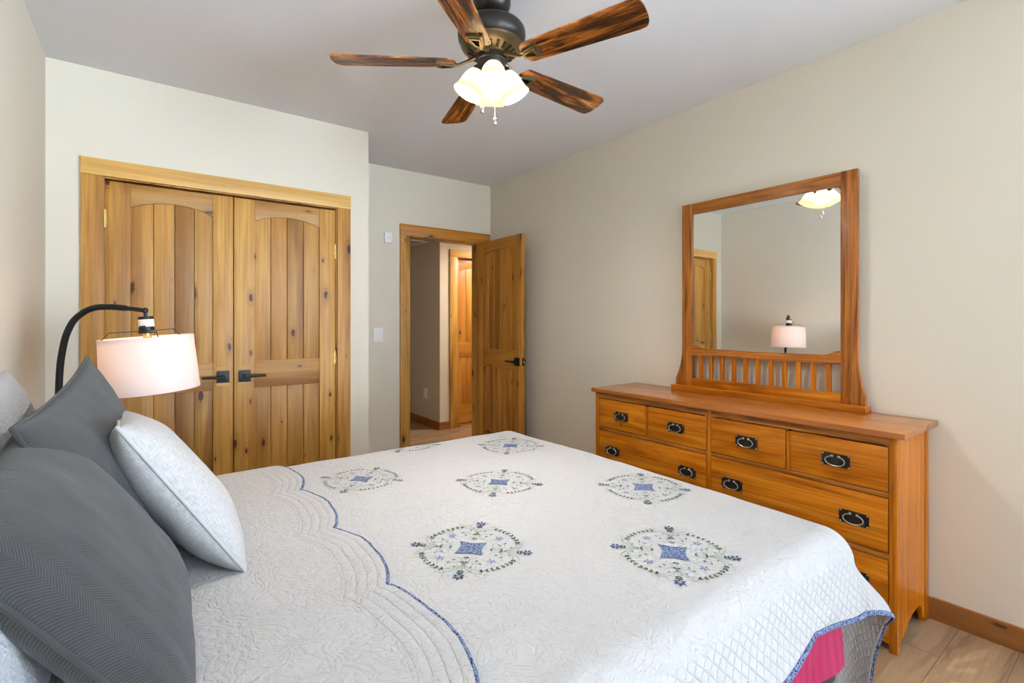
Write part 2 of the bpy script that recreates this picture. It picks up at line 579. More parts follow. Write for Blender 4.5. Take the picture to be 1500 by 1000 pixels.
def box(name, b, mat, parent=None, bevel=0.0, mtx=None):
    bm = bmesh.new()
    add_box(bm, *b, mtx=mtx)
    return done(name, bm, mat, parent, bevel=bevel)

def add_prism(bm, poly, d0, d1, f, mi=0):
    """poly: list of (a, b); f(a, b, d) -> world"""
    n = len(poly)
    A = [bm.verts.new(f(a, b, d0)) for a, b in poly]
    B = [bm.verts.new(f(a, b, d1)) for a, b in poly]
    bm.faces.new(A).material_index = mi
    bm.faces.new(B[::-1]).material_index = mi
    for i in range(n):
        j = (i + 1) % n
        bm.faces.new((A[i], B[i], B[j], A[j])).material_index = mi

def add_lathe(bm, prof, seg=40, mtx=None, cap=True, mi=0):
    rings = []
    for r, z in prof:
        if r < 1e-6:
            p = Vector((0, 0, z)); rings.append([bm.verts.new(mtx @ p if mtx else p)])
        else:
            ring = []
            for k in range(seg):
                a = 2 * PI * k / seg
                p = Vector((r * math.cos(a), r * math.sin(a), z))
                ring.append(bm.verts.new(mtx @ p if mtx else p))
            rings.append(ring)
    for A, B in zip(rings, rings[1:]):
        for k in range(seg):
            j = (k + 1) % seg
            if len(A) == 1 and len(B) == 1: continue
            if len(A) == 1: f = bm.faces.new((A[0], B[k], B[j]))
            elif len(B) == 1: f = bm.faces.new((A[k], B[0], A[j]))
            else: f = bm.faces.new((A[k], B[k], B[j], A[j]))
            f.material_index = mi
    if cap:
        for R in (rings[0], rings[-1]):
            if len(R) > 2: bm.faces.new(R).material_index = mi

def add_tube(bm, pts, r, seg=10, closed=False, flat=1.0, up=None, mi=0):
    pts = [Vector(p) for p in pts]
    n = len(pts)
    rad = r if isinstance(r, (list, tuple)) else [r] * n
    prev = None
    rings = []
    for i, p in enumerate(pts):
        if closed: tdir = pts[(i + 1) % n] - pts[i - 1]
        else: tdir = pts[min(i + 1, n - 1)] - pts[max(i - 1, 0)]
        if tdir.length < 1e-9: tdir = Vector((0, 0, 1))
        tdir.normalize()
        if up is not None:
            u = up[i] if isinstance(up, list) else Vector(up)
            s = tdir.cross(u)
            if s.length < 1e-6: s = tdir.orthogonal()
            s.normalize(); w = s.cross(tdir)
        else:
            if prev is None: s = tdir.orthogonal().normalized()
            else:
                s = prev - tdir * prev.dot(tdir)
                if s.length < 1e-6: s = tdir.orthogonal()
                s.normalize()
            w = tdir.cross(s)
        prev = s
        rings.append([bm.verts.new(p + s * (math.cos(2 * PI * k / seg) * rad[i]) + w * (math.sin(2 * PI * k / seg) * rad[i] * flat)) for k in range(seg)])
    m = n if closed else n - 1
    for i in range(m):
        A, B = rings[i], rings[(i + 1) % n]
        for k in range(seg):
            j = (k + 1) % seg
            bm.faces.new((A[k], A[j], B[j], B[k])).material_index = mi
    if not closed:
        bm.faces.new(rings[0][::-1]).material_index = mi
        bm.faces.new(rings[-1]).material_index = mi

def add_ball(bm, c, r, seg=20, sz=1.0, mi=0, mtx=None):
    prof = [(r * math.sin(PI * i / 12) if 0 < i < 12 else 0.0, r * sz * -math.cos(PI * i / 12)) for i in range(13)]
    m = Matrix.Translation(Vector(c))
    if mtx: m = m @ mtx
    add_lathe(bm, prof, seg, m, mi=mi)

def frame_to(o, d, up=Vector((0, 0, 1))):
    """matrix at o whose local Z points along d"""
    z = Vector(d).normalized()
    x = up.cross(z)
    if x.length < 1e-5: x = Vector((1, 0, 0))
    x.normalize()
    y = z.cross(x)
    m = Matrix((x, y, z)).transposed().to_4x4()
    m.translation = Vector(o)
    return m

# ------------------------------------------------------------------ the setting
XL, XR = -0.411, 2.743
YC, YD = 3.398, 4.056
HC = 2.623
BX = 1.259          # right corner of the closet wall
TH = 0.12
HZ = 2.26           # hall ceiling
HX, HY = 2.787, 5.189

def struct(name, label, boxes, mat, cat='wall', bevel=0.0):
    bm = bmesh.new()
    for b in boxes: add_box(bm, *b)
    return tag(done(name, bm, mat, bevel=bevel), label, cat, kind='structure')

struct('floor', 'brown wood plank floor of the bedroom and hall', [(-0.6, 4.9, -4.4, 8.2, -0.08, 0.0)], M['floor'], 'floor')
struct('ceiling', 'smooth white bedroom ceiling', [(XL - TH, XR + TH, YN - TH, YD + TH, HC, HC + 0.1)], M['ceiling'], 'ceiling')
struct('wall_left', 'beige wall at the head of the bed', [(XL - TH, XL, YN - TH, YC + 0.7, 0, HC)], M['wall'])
struct('wall_right', 'beige wall behind the dresser and mirror', [(XR, XR + TH, YN - TH, ADDED_WIN[0], 0, HC), (XR, XR + TH, ADDED_WIN[1], YD, 0, HC), (XR, XR + TH, ADDED_WIN[0], ADDED_WIN[1], 0, ADDED_WIN[2]), (XR, XR + TH, ADDED_WIN[0], ADDED_WIN[1], ADDED_WIN[3], HC)], M['wall'])
struct('wall_closet', 'beige wall around the double closet doors',
       [(XL, -0.195, YC, YC + TH, 0, HC), (1.048, BX, YC, YC + TH, 0, HC), (-0.195, 1.048, YC, YC + TH, 2.06, HC)], M['wall'])
struct('wall_closet_return', 'short beige side wall of the closet facing the hall door', [(BX - 0.1, BX, YC + TH, YD + TH, 0, HC)], M['wall'])
struct('wall_closet_inside', 'beige wall inside the closet', [(XL, BX - 0.1, YC + 0.55, YC + 0.6, 0, HC)], M['wall'])
DX0, DX1, DZ = 1.868, 2.612, 2.052
struct('wall_door', 'beige wall around the open bedroom doorway',
       [(BX, DX0, YD, YD + TH, 0, HC), (DX1, XR + TH, YD, YD + TH, 0, HC), (DX0, DX1, YD, YD + TH, DZ, HC)], M['wall'])
w = WIN
struct('wall_near', 'beige wall with the big window behind the viewer',
       [(XL, w[0], YN - TH, YN, 0, HC), (w[1], XR, YN - TH, YN, 0, HC), (w[0], w[1], YN - TH, YN, 0, w[2]), (w[0], w[1], YN - TH, YN, w[3], HC)], M['wall'])
# window
win = thing('window_1', 'wide white framed window behind the viewer', 'window', ((w[0] + w[1]) / 2, YN, w[2]), kind='structure')
bm = bmesh.new()
fw = 0.05
add_box(bm, w[0], w[1], YN - 0.08, YN - 0.03, w[2], w[2] + fw)
add_box(bm, w[0], w[1], YN - 0.08, YN - 0.03, w[3] - fw, w[3])
for x in (w[0], (w[0] + w[1]) / 2 - fw / 2, w[1] - fw):
    add_box(bm, x, x + fw, YN - 0.078, YN - 0.032, w[2] + fw, w[3] - fw)
done('window_frame', bm, M['white'], win)
box('window_pane', (w[0] + fw, w[1] - fw, YN - 0.058, YN - 0.052, w[2] + fw, w[3] - fw), M['pane'], win)

def side_window(name, label, W_, xa, xb):
    t = thing(name, label, 'window', (xa, (W_[0] + W_[1]) / 2, W_[2]), kind='structure')
    bm = bmesh.new()
    add_box(bm, xa, xb, W_[0], W_[1], W_[2], W_[2] + fw)
    add_box(bm, xa, xb, W_[0], W_[1], W_[3] - fw, W_[3])
    for y in (W_[0], W_[1] - fw): add_box(bm, xa + 0.002, xb - 0.002, y, y + fw, W_[2] + fw, W_[3] - fw)
    done('window_frame', bm, M['white'], t)
    box('window_pane', ((xa + xb) / 2 - .003, (xa + xb) / 2 + .003, W_[0] + fw, W_[1] - fw, W_[2] + fw, W_[3] - fw), M['pane'], t)
side_window('added_window', 'white framed window added unseen in the right wall to even the light', ADDED_WIN, XR + 0.03, XR + 0.08)  # added opening out of view, lets more daylight onto the ceiling and left wall

# hall beyond the door
struct('wall_hall_corner', 'beige hall wall seen through the doorway, with its lit face around the hall door',
       [(HX, HX + TH, HY, 7.6, 0, HZ), (HX + TH, 3.00, HY, HY + TH, 0, HZ), (3.00, 3.84, HY, HY + TH, 2.075, HZ), (3.84, 4.5, HY, HY + TH, 0, HZ)], M['hall_wall'])
struct('wall_hall_left', 'beige left wall of the hall', [(1.45, 1.57, YD + TH, 7.6, 0, HZ)], M['hall_wall'])
struct('wall_hall_end', 'beige end wall of the hall', [(1.45, HX, 7.6, 7.7, 0, HZ)], M['hall_wall'])
struct('wall_hall_right', 'beige right end wall of the hall', [(4.5, 4.6, YD + TH, HY, 0, HZ)], M['hall_wall'])
struct('wall_hall_near', 'beige hall wall beside the bedroom', [(XR + TH, 4.5, YD, YD + TH, 0, HZ)], M['hall_wall'])
struct('ceiling_hall', 'white lower ceiling of the hall', [(1.45, 4.6, YD + TH, 7.7, HZ, HZ + 0.08)], M['ceiling'], 'ceiling')
struct('baseboard_right', 'brown wood baseboard along the wall behind the dresser', [(XR - 0.014, XR, YN, YD - 0.02, 0, 0.094)], M['baseboard'], 'baseboard', 0.002)
struct('baseboard_hall', 'brown wood baseboard around the hall corner',
       [(HX - 0.014, HX, HY - 0.014, 7.6, 0, 0.09), (HX, 2.913, HY - 0.014, HY, 0, 0.09)], M['baseboard_x'], 'baseboard')

# casings
def casing(name, label, f, a0, a1, ztop, hw, sw, ext, mats, d=0.018):
    """f(a, z, d) -> world ; opening a0..a1 ; head over the jamb casings"""
    t = thing(name, label, 'trim', f((a0 + a1) / 2, 0, 0), kind='structure')
    e = ext
    for k, (p, q) in enumerate(((a0 - sw, a0), (a1, a1 + e))):
        bm = bmesh.new()
        add_prism(bm, [(p, 0), (q, 0), (q, ztop), (p, ztop)], 0, d, f)
        done('jamb_casing', bm, mats[0], t, bevel=0.0015)
    bm = bmesh.new()
    add_prism(bm, [(a0 - sw - 0.001, ztop), (a1 + e + 0.001, ztop), (a1 + e + 0.001, ztop + hw), (a0 - sw - 0.001, ztop + hw)], 0, d + 0.003, f)
    done('head_casing', bm, mats[1], t, bevel=0.0015)
    bm = bmesh.new()
    jt = 0.014
    for p, q in ((a0 - jt * 0.6, a0 + jt * 0.4), (a1 - jt * 0.4, a1 + jt * 0.6)):
        add_prism(bm, [(p, 0), (q, 0), (q, ztop), (p, ztop)], -0.125, -0.0005, f)
    add_prism(bm, [(a0 + jt * 0.4, ztop - jt * 0.4), (a1 - jt * 0.4, ztop - jt * 0.4), (a1 - jt * 0.4, ztop + jt * .5), (a0 + jt * 0.4, ztop + jt * .5)], -0.125, -0.0005, f)
    done('jamb_lining', bm, mats[0], t)
    return t

fC = lambda a, z, d: Vector((a, YC - d, z))
fD = lambda a, z, d: Vector((a, YD - d, z))
fH = lambda a, z, d: Vector((a, HY - d, z))
casing('trim_1', 'pale knotty pine casing around the closet doors', fC, -0.186, 1.038, 2.058, 0.089, 0.090, 0.088, (M['pine_z'], M['pine_light_x']))
casing('trim_2', 'knotty pine casing around the open bedroom doorway', fD, 1.873, 2.608, 2.046, 0.098, 0.091, 0.117, (M['pine_z'], M['pine_dark_x']))
casing('trim_3', 'orange pine casing around the hall door', fH, 3.021, 3.82, 2.06, 0.092, 0.106, 0.10, (M['pine_z'], M['pine_x']))

# ------------------------------------------------------------------ doors
def arch_poly(a0, a1, zs, zp, ztop, n=18):
    pts = [(a0, ztop), (a0, zs)]
    for i in range(1, n):
        u = i / n
        pts.append((a0 + (a1 - a0) * u, zs + (zp - zs) * (1 - (2 * u - 1) ** 2) ** 0.9))
    pts += [(a1, zs), (a1, ztop)]
    return pts

def lever(parent, f, a, z, sgn, d0, plate=0.067, arm=0.112, patch=None, back=False):
    t0 = bpy.data.objects.new('door_handle', None)
    COL.objects.link(t0); t0.location = f(a, z, d0); t0.empty_display_size = 0.03
    adopt(t0, parent)
    t0['label'] = 'black square lever handle'
    sg = -1 if back else 1
    bm = bmesh.new()
    h = plate / 2
    add_prism(bm, [(a - h, z - h * 1.06), (a + h, z - h * 1.06), (a + h, z + h * 1.06), (a - h, z + h * 1.06)], d0, d0 + sg * 0.009, f)
    done('rosette', bm, M['black'], t0, bevel=0.0012)
    bm = bmesh.new()
    add_tube(bm, [f(a, z, d0 + sg * 0.008), f(a, z, d0 + sg * 0.05)], 0.0105, 14)
    add_tube(bm, [f(a - sgn * 0.008, z, d0 + sg * 0.046), f(a + sgn * 0.03, z, d0 + sg * 0.048), f(a + sgn * arm, z + 0.001, d0 + sg * 0.046)], [0.0095, 0.0085, 0.0075], 10)
    done('lever', bm, M['black'], t0)
    if patch:
        for p, q in ((z + h * 1.06, z + h * 1.06 + 0.022), (z - h * 1.06 - 0.02, z - h * 1.06)):
            bm = bmesh.new()
            add_prism(bm, [(a - h, p), (a + h, p), (a + h, q), (a - h, q)], d0 - 0.001, d0 + 0.0006, f)
            tag(done('wood_patch', bm, M[patch], parent), 'paler wood patch beside the handle')

def leaf(name, label, f, a0, a1, st0, st1, cuts, zb, zt, arch, lock, bottom, mats, thick=0.036, d_face=0.0, vgroove=0.0042, gap=0.0009, back=None):
    """f(a, z, d): d grows toward the viewer of the face; d_face = the face of stiles and rails"""
    t = thing(name, label, 'door', f((a0 + a1) / 2, zb, d_face - thick / 2), kind='structure')
    v, h = mats
    rec = 0.011
    lo, hi = d_face - thick, d_face
    for p, q in ((a0, st0), (st1, a1)):
        bm = bmesh.new()
        add_prism(bm, [(p, zb), (q, zb), (q, zt), (p, zt)], lo, hi, f)
        done('stile', bm, v, t, bevel=0.0025)
    bm = bmesh.new()
    add_prism(bm, arch_poly(st0, st1, arch[0], arch[1], zt), lo + 0.001, hi - 0.002, f)
    done('top_rail', bm, h, t, bevel=0.0025)
    for nm, (p, q) in (('lock_rail', lock), ('bottom_rail', (zb, bottom))):
        bm = bmesh.new()
        add_prism(bm, [(st0, p), (st1, p), (st1, q), (st0, q)], lo + 0.001, hi - 0.002, f)
        done(nm, bm, h, t, bevel=0.0025)
    for nm, p, q in (('upper_panel', lock[1] - 0.006, arch[1] + 0.012), ('lower_panel', bottom - 0.006, lock[0] + 0.006)):
        bm = bmesh.new()
        for c0, c1 in zip(cuts, cuts[1:]):
            add_prism(bm, [(c0 + gap, p), (c1 - gap, p), (c1 - gap, q), (c0 + gap, q)], lo + rec, hi - rec, f)
        pn = done(nm, bm, v, t, bevel=vgroove)
        if back:        # paler unstained wood shows in the grooves
            bm = bmesh.new()
            add_prism(bm, [(cuts[0] - 0.001, p), (cuts[-1] + 0.001, p), (cuts[-1] + 0.001, q), (cuts[0] - 0.001, q)], lo + rec + 0.005, hi - rec - 0.003, f)
            tag(done('groove_strips', bm, M[back], pn), 'paler unstained grooves between the boards')
    return t

def hinge(parent, f, a, z0, z1, d):
    bm = bmesh.new()
    add_tube(bm, [f(a, z0, d), f(a, z1, d)], 0.006, 12)
    add_prism(bm, [(a - 0.008, z0 + .003), (a + 0.008, z0 + .003), (a + 0.008, z1 - .003), (a - 0.008, z1 - .003)], d - 0.004, d - 0.002, f)
    tag(done('hinge', bm, M['brass'], parent), 'brass hinge')

dF = -0.014
d1 = leaf('door_1', 'left knotty pine closet door, behind the floor lamp', fC, -0.180, 0.4215, -0.072, 0.317,
          (-0.074, 0.031, 0.129, 0.224, 0.319), 0.012, 2.043, (1.912, 1.956), (0.876, 1.043), 0.25, (M['pine_z'], M['pine_x']), d_face=dF)
lever(d1, fC, 0.368, 0.955, -1, dF, patch='pine_light_x')
hinge(d1, fC, -0.181, 1.79, 1.886, dF + 0.006); hinge(d1, fC, -0.181, 1.06, 1.15, dF + 0.006); hinge(d1, fC, -0.181, 0.2, 0.29, dF + 0.006)
d2 = leaf('door_2', 'right knotty pine closet door, nearer the bedroom doorway', fC, 0.4265, 1.032, 0.538, 0.929,
          (0.536, 0.633, 0.73, 0.83, 0.931), 0.012, 2.043, (1.912, 1.955), (0.876, 1.043), 0.25, (M['pine_z'], M['pine_x']), d_face=dF)
lever(d2, fC, 0.4835, 0.953, 1, dF, patch='pine_light_x')
hinge(d2, fC, 1.033, 1.714, 1.812, dF + 0.006); hinge(d2, fC, 1.033, 1.0, 1.09, dF + 0.006); hinge(d2, fC, 1.033, 0.2, 0.29, dF + 0.006)

fO = lambda a, z, d: Vector((2.570 - d, a, z))        # open bedroom door: a = y, faces -x
d3 = leaf('door_3', 'brown knotty pine bedroom door standing open against the right wall', fO, 3.329, 4.030, 3.428, 3.935,
          (3.426, 3.494, 3.576, 3.661, 3.749, 3.839, 3.937), 0.012, 2.040, (1.898, 1.945), (0.862, 1.030), 0.268,
          (M['pine_dark_z'], M['pine_dark_y']), thick=0.037, d_face=0.0, vgroove=0.003, gap=0.0034, back='pine_light_z')
lever(d3, fO, 3.388, 0.938, 1, 0.0, plate=0.066)
lever(d3, fO, 3.388, 0.938, 1, -0.037, plate=0.066, back=True)
bm = bmesh.new()
add_box(bm, 2.577, 2.601, 3.3272, 3.3295, 0.905, 0.972)
done('latch_plate', bm, M['black'], d3)
bm = bmesh.new()
add_box(bm, 2.584, 2.594, 3.316, 3.328, 0.931, 0.947)
done('latch_bolt', bm, M['steel'], d3, bevel=0.002)
for z in (0.2, 1.02, 1.8):
    bm = bmesh.new()
    add_tube(bm, [(2.609, 4.036, z), (2.609, 4.036, z + 0.09)], 0.006, 10)
    done('hinge', bm, M['brass'], d3)

fK = lambda a, z, d: Vector((a, HY + 0.045 - d, z))
d4 = leaf('door_4', 'closed orange pine hall door seen through the doorway', fK, 3.030, 3.812, 3.075, 3.72,
          (3.073, 3.18, 3.29, 3.40, 3.51, 3.62, 3.722), 0.03, 2.052, (1.905, 1.955), (0.852, 1.028), 0.258, (M['pine_dark_z'], M['pine_dark_x']))
struct('added_hall_panel', 'panel added behind the closed hall door to block stray light', [(2.9, 3.95, HY + TH + 0.02, HY + TH + 0.05, 0, HZ)], M['hall_wall'])  # unseen panel added to stop outside light leaking under the door
struct('door_sill', 'wood threshold under the hall door', [(3.021, 3.82, HY + 0.01, HY + 0.1, 0, 0.022)], M['pine_x'], 'sill')

# ------------------------------------------------------------------ small fixtures
t = thing('light_switch', 'white rocker light switch left of the bedroom doorway', 'switch', (1.587, YD, 1.17))
box('cover_plate', (1.546, 1.629, YD - 0.006, YD, 1.108, 1.232), M['white'], t, bevel=0.002)
box('rocker', (1.569, 1.606, YD - 0.0105, YD - 0.005, 1.135, 1.204), M['white'], t, bevel=0.002)
t = thing('wall_sensor', 'small white wall sensor above the light switch', 'sensor', (1.67, YD, 2.008))
bm = bmesh.new(); add_box(bm, 1.637, 1.705, YD - 0.022, YD, 1.962, 2.054)
done('sensor_case', bm, M['white'], t, bevel=0.008)
bm = bmesh.new(); add_lathe(bm, [(0.003, -0.002), (0.003, 0.002)], 12, frame_to((1.671, YD - 0.022, 2.008), (0, -1, 0)))
done('sensor_dot', bm, M['grey_slot'], t)
t = thing('wall_outlet', 'white electrical outlet low on the shadowed hall wall', 'outlet', (HX, 5.56, 0.39))
box('cover_plate', (HX - 0.009, HX, 5.515, 5.60, 0.328, 0.458), M['white'], t, bevel=0.002)
bm = bmesh.new()
for z in (0.352, 0.404): add_box(bm, HX - 0.012, HX - 0.008, 5.538, 5.577, z, z + 0.036)
done('socket_face', bm, M['white'], t, bevel=0.001)
t = thing('ceiling_vent', 'white louvred air vent in the hall ceiling', 'vent', (2.58, 5.67, HZ))
bm = bmesh.new()
x0, x1, y0, y1 = 2.42, 2.74, 5.42, 5.90
for b in ((x0, x1, y0, y0 + .03), (x0, x1, y1 - .03, y1), (x0, x0 + .03, y0 + .03, y1 - .03), (x1 - .03, x1, y0 + .03, y1 - .03)):
    add_box(bm, *b, HZ - 0.008, HZ)
done('vent_frame', bm, M['white'], t)
for k in range(7):
    y = y0 + 0.05 + k * 0.06
    bm = bmesh.new(); add_box(bm, x0 + .03, x1 - .03, -0.022, 0.022, -0.0015, 0.0015, mtx=Matrix.Translation((0, y, HZ - 0.008)) @ Matrix.Rotation(0.5, 4, 'X'))
    done('louvre', bm, M['white'], t)
box('vent_back', (x0 + .03, x1 - .03, y0 + .03, y1 - .03, HZ - 0.001, HZ + 0.002), M['grey_slot'], t)
t = thing('hall_downlight', 'round warm ceiling light in the hall near the hall door', 'ceiling light', (3.55, 4.62, HZ))
bm = bmesh.new(); add_lathe(bm, [(0.085, 0), (0.1, 0), (0.1, -0.012), (0.085, -0.012), (0.085, 0)], 32, Matrix.Translation((3.55, 4.62, HZ)), cap=False)
done('trim_ring', bm, M['white'], t)
bm = bmesh.new(); add_lathe(bm, [(0, -0.008), (0.085, -0.008), (0.085, -0.002), (0, -0.002)], 32, Matrix.Translation((3.55, 4.62, HZ)))
done('lens', bm, M['hall_lens'], t)

# ------------------------------------------------------------------ dresser
DXF, DYA, DYB, DTZ = 2.320, 0.638, 2.224, 0.838
dr = thing('dresser', 'wide orange oak dresser with black pull handles along the right wall', 'dresser', (2.53, 1.43, 0))
bm = bmesh.new(); add_box(bm, 2.297, XR - 0.002, 0.608, 2.240, DTZ, 0.862)
done('dresser_top', bm, M['oak_top'], dr, bevel=0.003)
def bracket_post(y0, y1, x0, x1):
    bm = bmesh.new()
    add_box(bm, x0, x1, y0, y1, 0, DTZ)
    return bm
for (y0, y1) in ((DYA, DYA + 0.026), (DYB - 0.029, DYB)):
    for (x0, x1) in ((DXF, DXF + 0.035), (2.684, 2.728)):
        done('post', bracket_post(y0, y1, x0, x1), M['oak_z'], dr, bevel=0.002)
def side_profile():
    pts = [(DXF + 0.035, 0.0 + DTZ), (DXF + 0.035, 0.02)]
    # foot curve up to an arch
    pts += [(2.385, 0.02), (2.40, 0.030), (2.43, 0.046), (2.48, 0.070), (2.53, 0.088), (2.60, 0.092), (2.63, 0.085), (2.65, 0.06), (2.66, 0.02), (2.684, 0.02), (2.684, DTZ)]
    return pts
for (y0, y1) in ((DYA + 0.005, DYA + 0.021), (DYB - 0.024, DYB - 0.008)):
    bm = bmesh.new()
    add_prism(bm, side_profile(), y0, y1, lambda a, b, d: Vector((a, d, b)))
    done('side_panel', bm, M['oak_z'], dr)
YM0, YM1 = 1.418, 1.440
ya, yb = DYA + 0.026, DYB - 0.029
fF = lambda a, b, d: Vector((DXF + d, a, b))
for (p, q) in ((ya, YM0), (YM1, yb)):
    # top rail with small curved brackets at its ends
    pts = [(p, DTZ), (p, 0.792)]
    for i in range(7):
        u = i / 6; pts.append((p + 0.022 * u, 0.792 + 0.012 * math.sin(u * PI / 2)))
    for i in range(7):
        u = 1 - i / 6; pts.append((q - 0.022 * u, 0.792 + 0.012 * math.sin(u * PI / 2)))
    pts += [(q, DTZ)]
    bm = bmesh.new(); add_prism(bm, pts, 0.002, 0.03, fF)
    done('top_apron', bm, M['oak_dark_y'], dr)
    for (z0, z1) in ((0.600, 0.620), (0.358, 0.383), (0.115, 0.14)):
        bm = bmesh.new(); add_box(bm, DXF + 0.002, DXF + 0.03, p, q, z0, z1)
        done('rail', bm, M['oak_dark_y'], dr, bevel=0.001)
bm = bmesh.new(); add_box(bm, DXF + 0.001, DXF + 0.03, YM0, YM1, 0.03, DTZ)
done('centre_stile', bm, M['oak_z'], dr, bevel=0.001)
for (p, q) in ((1.812, 1.827), (1.032, 1.048)):
    bm = bmesh.new(); add_box(bm, DXF + 0.002, DXF + 0.03, p, q, 0.620, 0.792)
    done('divider', bm, M['oak_z'], dr, bevel=0.001)
pts = [(ya, 0.115), (ya, 0.03), (ya + 0.03, 0.035), (ya + 0.12, 0.075), (ya + 0.3, 0.085), (yb - 0.3, 0.085), (yb - 0.12, 0.075), (yb - 0.03, 0.035), (yb, 0.03), (yb, 0.115)]
bm = bmesh.new(); add_prism(bm, pts, 0.004, 0.02, fF); done('bottom_apron', bm, M['oak_y'], dr)
box('case_inside', (DXF + 0.031, 2.684, DYA + 0.022, DYB - 0.025, 0.12, DTZ), M['dark'], dr)

def pull(parent, y, z):
    x = DXF - 0.002
    h = bpy.data.objects.new('drawer_pull', None); COL.objects.link(h); h.location = (x, y, z); h.empty_display_size = 0.02
    adopt(h, parent)
    # (parts of the pull are one mesh so that the drawer stays two levels deep)
    bpy.data.objects.remove(h)
    bm = bmesh.new()
    w2, h2 = 0.049, 0.0265
    add_box(bm, x - 0.0035, x, y - w2, y + w2, z - h2, z + h2)
    for sy in (-1, 1):          # end ribs with corner studs
        add_box(bm, x - 0.0055, x - 0.003, y + sy * w2 - 0.0035, y + sy * w2 + 0.0035, z - h2 - .001, z + h2 + .001)
        for sz in (-1, 1):
            add_ball(bm, (x - 0.005, y + sy * (w2 - 0.001), z + sz * (h2 - 0.004)), 0.0042, 10, mi=1)
        add_ball(bm, (x - 0.008, y + sy * 0.0125, z + 0.0165), 0.0058, 12, mi=1)
    pts = []
    for i in range(29):
        a = math.radians(115) + math.radians(310) * i / 28
        pts.append((x - 0.011 - 0.006 * (1 - math.sin(a)) / 2, y + 0.036 * math.cos(a) * (1 if True else 1), z - 0.002 + 0.0195 * math.sin(a)))
    add_tube(bm, pts, 0.0026, 10, mi=1)
    return tag(done('drawer_pull', bm, [M['pewter'], M['pewter_bright']], parent), 'dark metal pull with an oval ring')

def drawer(y0, y1, z0, z1, pulls):
    bm = bmesh.new()
    g = 0.003
    add_box(bm, DXF - 0.002, DXF + 0.028, y0 + g, y1 - g, z0 + g, z1 - g)
    o = done('drawer', bm, M['oak_y'], dr, bevel=0.0022)
    for y, z in pulls: pull(o, y, z)
for (y0, y1, py) in ((1.827, yb, 2.006), (YM1, 1.812, 1.623), (1.048, YM0, 1.230), (ya, 1.032, 0.847)):
    drawer(y0, y1, 0.620, 0.800, [(py, 0.708)])
for (y0, y1, p) in ((YM1, yb, (2.075, 1.552)), (ya, YM0, (1.302, 0.781))):
    drawer(y0, y1, 0.383, 0.600, [(k, 0.486) for k in p])
    drawer(y0, y1, 0.140, 0.358, [(k, 0.25) for k in p])

# ------------------------------------------------------------------ mirror on the dresser
mr = thing('dresser_mirror', 'square oak framed mirror with slatted base standing on the dresser', 'mirror', (2.69, 1.36, 0.862))
fM = lambda a, b, d: Vector((2.680 + d, a, b))
bm = bmesh.new(); add_box(bm, 2.650, 2.720, 0.847, 1.892, 0.862, 0.893)
done('base_board', bm, M['oak_y'], mr, bevel=0.002)
def stile_poly(yi, yo, yf):
    """inner edge yi, outer edge yo, flared foot yf"""
    pts = [(yi, 0.893), (yi, 2.008), (yo, 2.008), (yo, 1.14)]
    for i in range(1, 15):
        u = i / 14
        z = 1.14 - u * 0.205
        k = u ** 2.3
        pts.append((yo + (yf - yo) * k, z))
    pts.append((yf, 0.893))
    return pts
bm = bmesh.new(); add_prism(bm, stile_poly(0.960, 0.890, 0.858), 0, 0.026, fM); done('stile', bm, M['oak_dark_z'], mr, bevel=0.0015)
bm = bmesh.new(); add_prism(bm, stile_poly(1.766, 1.832, 1.877), 0, 0.026, fM); done('stile', bm, M['oak_dark_z'], mr, bevel=0.0015)
bm = bmesh.new(); add_prism(bm, [(0.960, 1.942), (1.766, 1.942), (1.766, 2.007), (0.960, 2.007)], 0.001, 0.025, fM); done('top_rail', bm, M['oak_dark_y'], mr, bevel=0.001)
pts = [(0.960, 1.080), (0.960, 1.147)]
N = 40
for i in range(1, N):
    u = i / N
    y = 0.960 + 0.806 * u
    e = min(u, 1 - u) * 0.806
    k = max(0.0, 1 - e / 0.075)
    k = k * k * (3 - 2 * k)
    pts.append((y, 1.1245 + 0.004 * (1 - 2 * abs(u - .5)) * -1 + 0.0225 * k))
pts += [(1.766, 1.147), (1.766, 1.080)]
bm = bmesh.new(); add_prism(bm, pts, 0.001, 0.025, fM); done('shaped_rail', bm, M['oak_dark_y'], mr)
bm = bmesh.new(); add_prism(bm, [(0.960, 0.893), (1.766, 0.893), (1.766, 0.943), (0.960, 0.943)], 0.001, 0.025, fM); done('lower_rail', bm, M['oak_y'], mr, bevel=0.001)
for k in range(11):
    y = 1.712 - k * (1.712 - 1.015) / 10
    bm = bmesh.new(); add_box(bm, 2.684, 2.704, y - 0.010, y + 0.010, 0.943, 1.081)
    done('slat', bm, M['oak_z'], mr, bevel=0.001)
bm = bmesh.new(); add_box(bm, 2.692, 2.697, 0.958, 1.768, 1.10, 1.945); done('mirror_glass', bm, M['mirror'], mr)
bm = bmesh.new(); add_box(bm, 2.698, 2.706, 0.94, 1.785, 1.09, 1.96); done('backing_board', bm, M['oak_y'], mr)

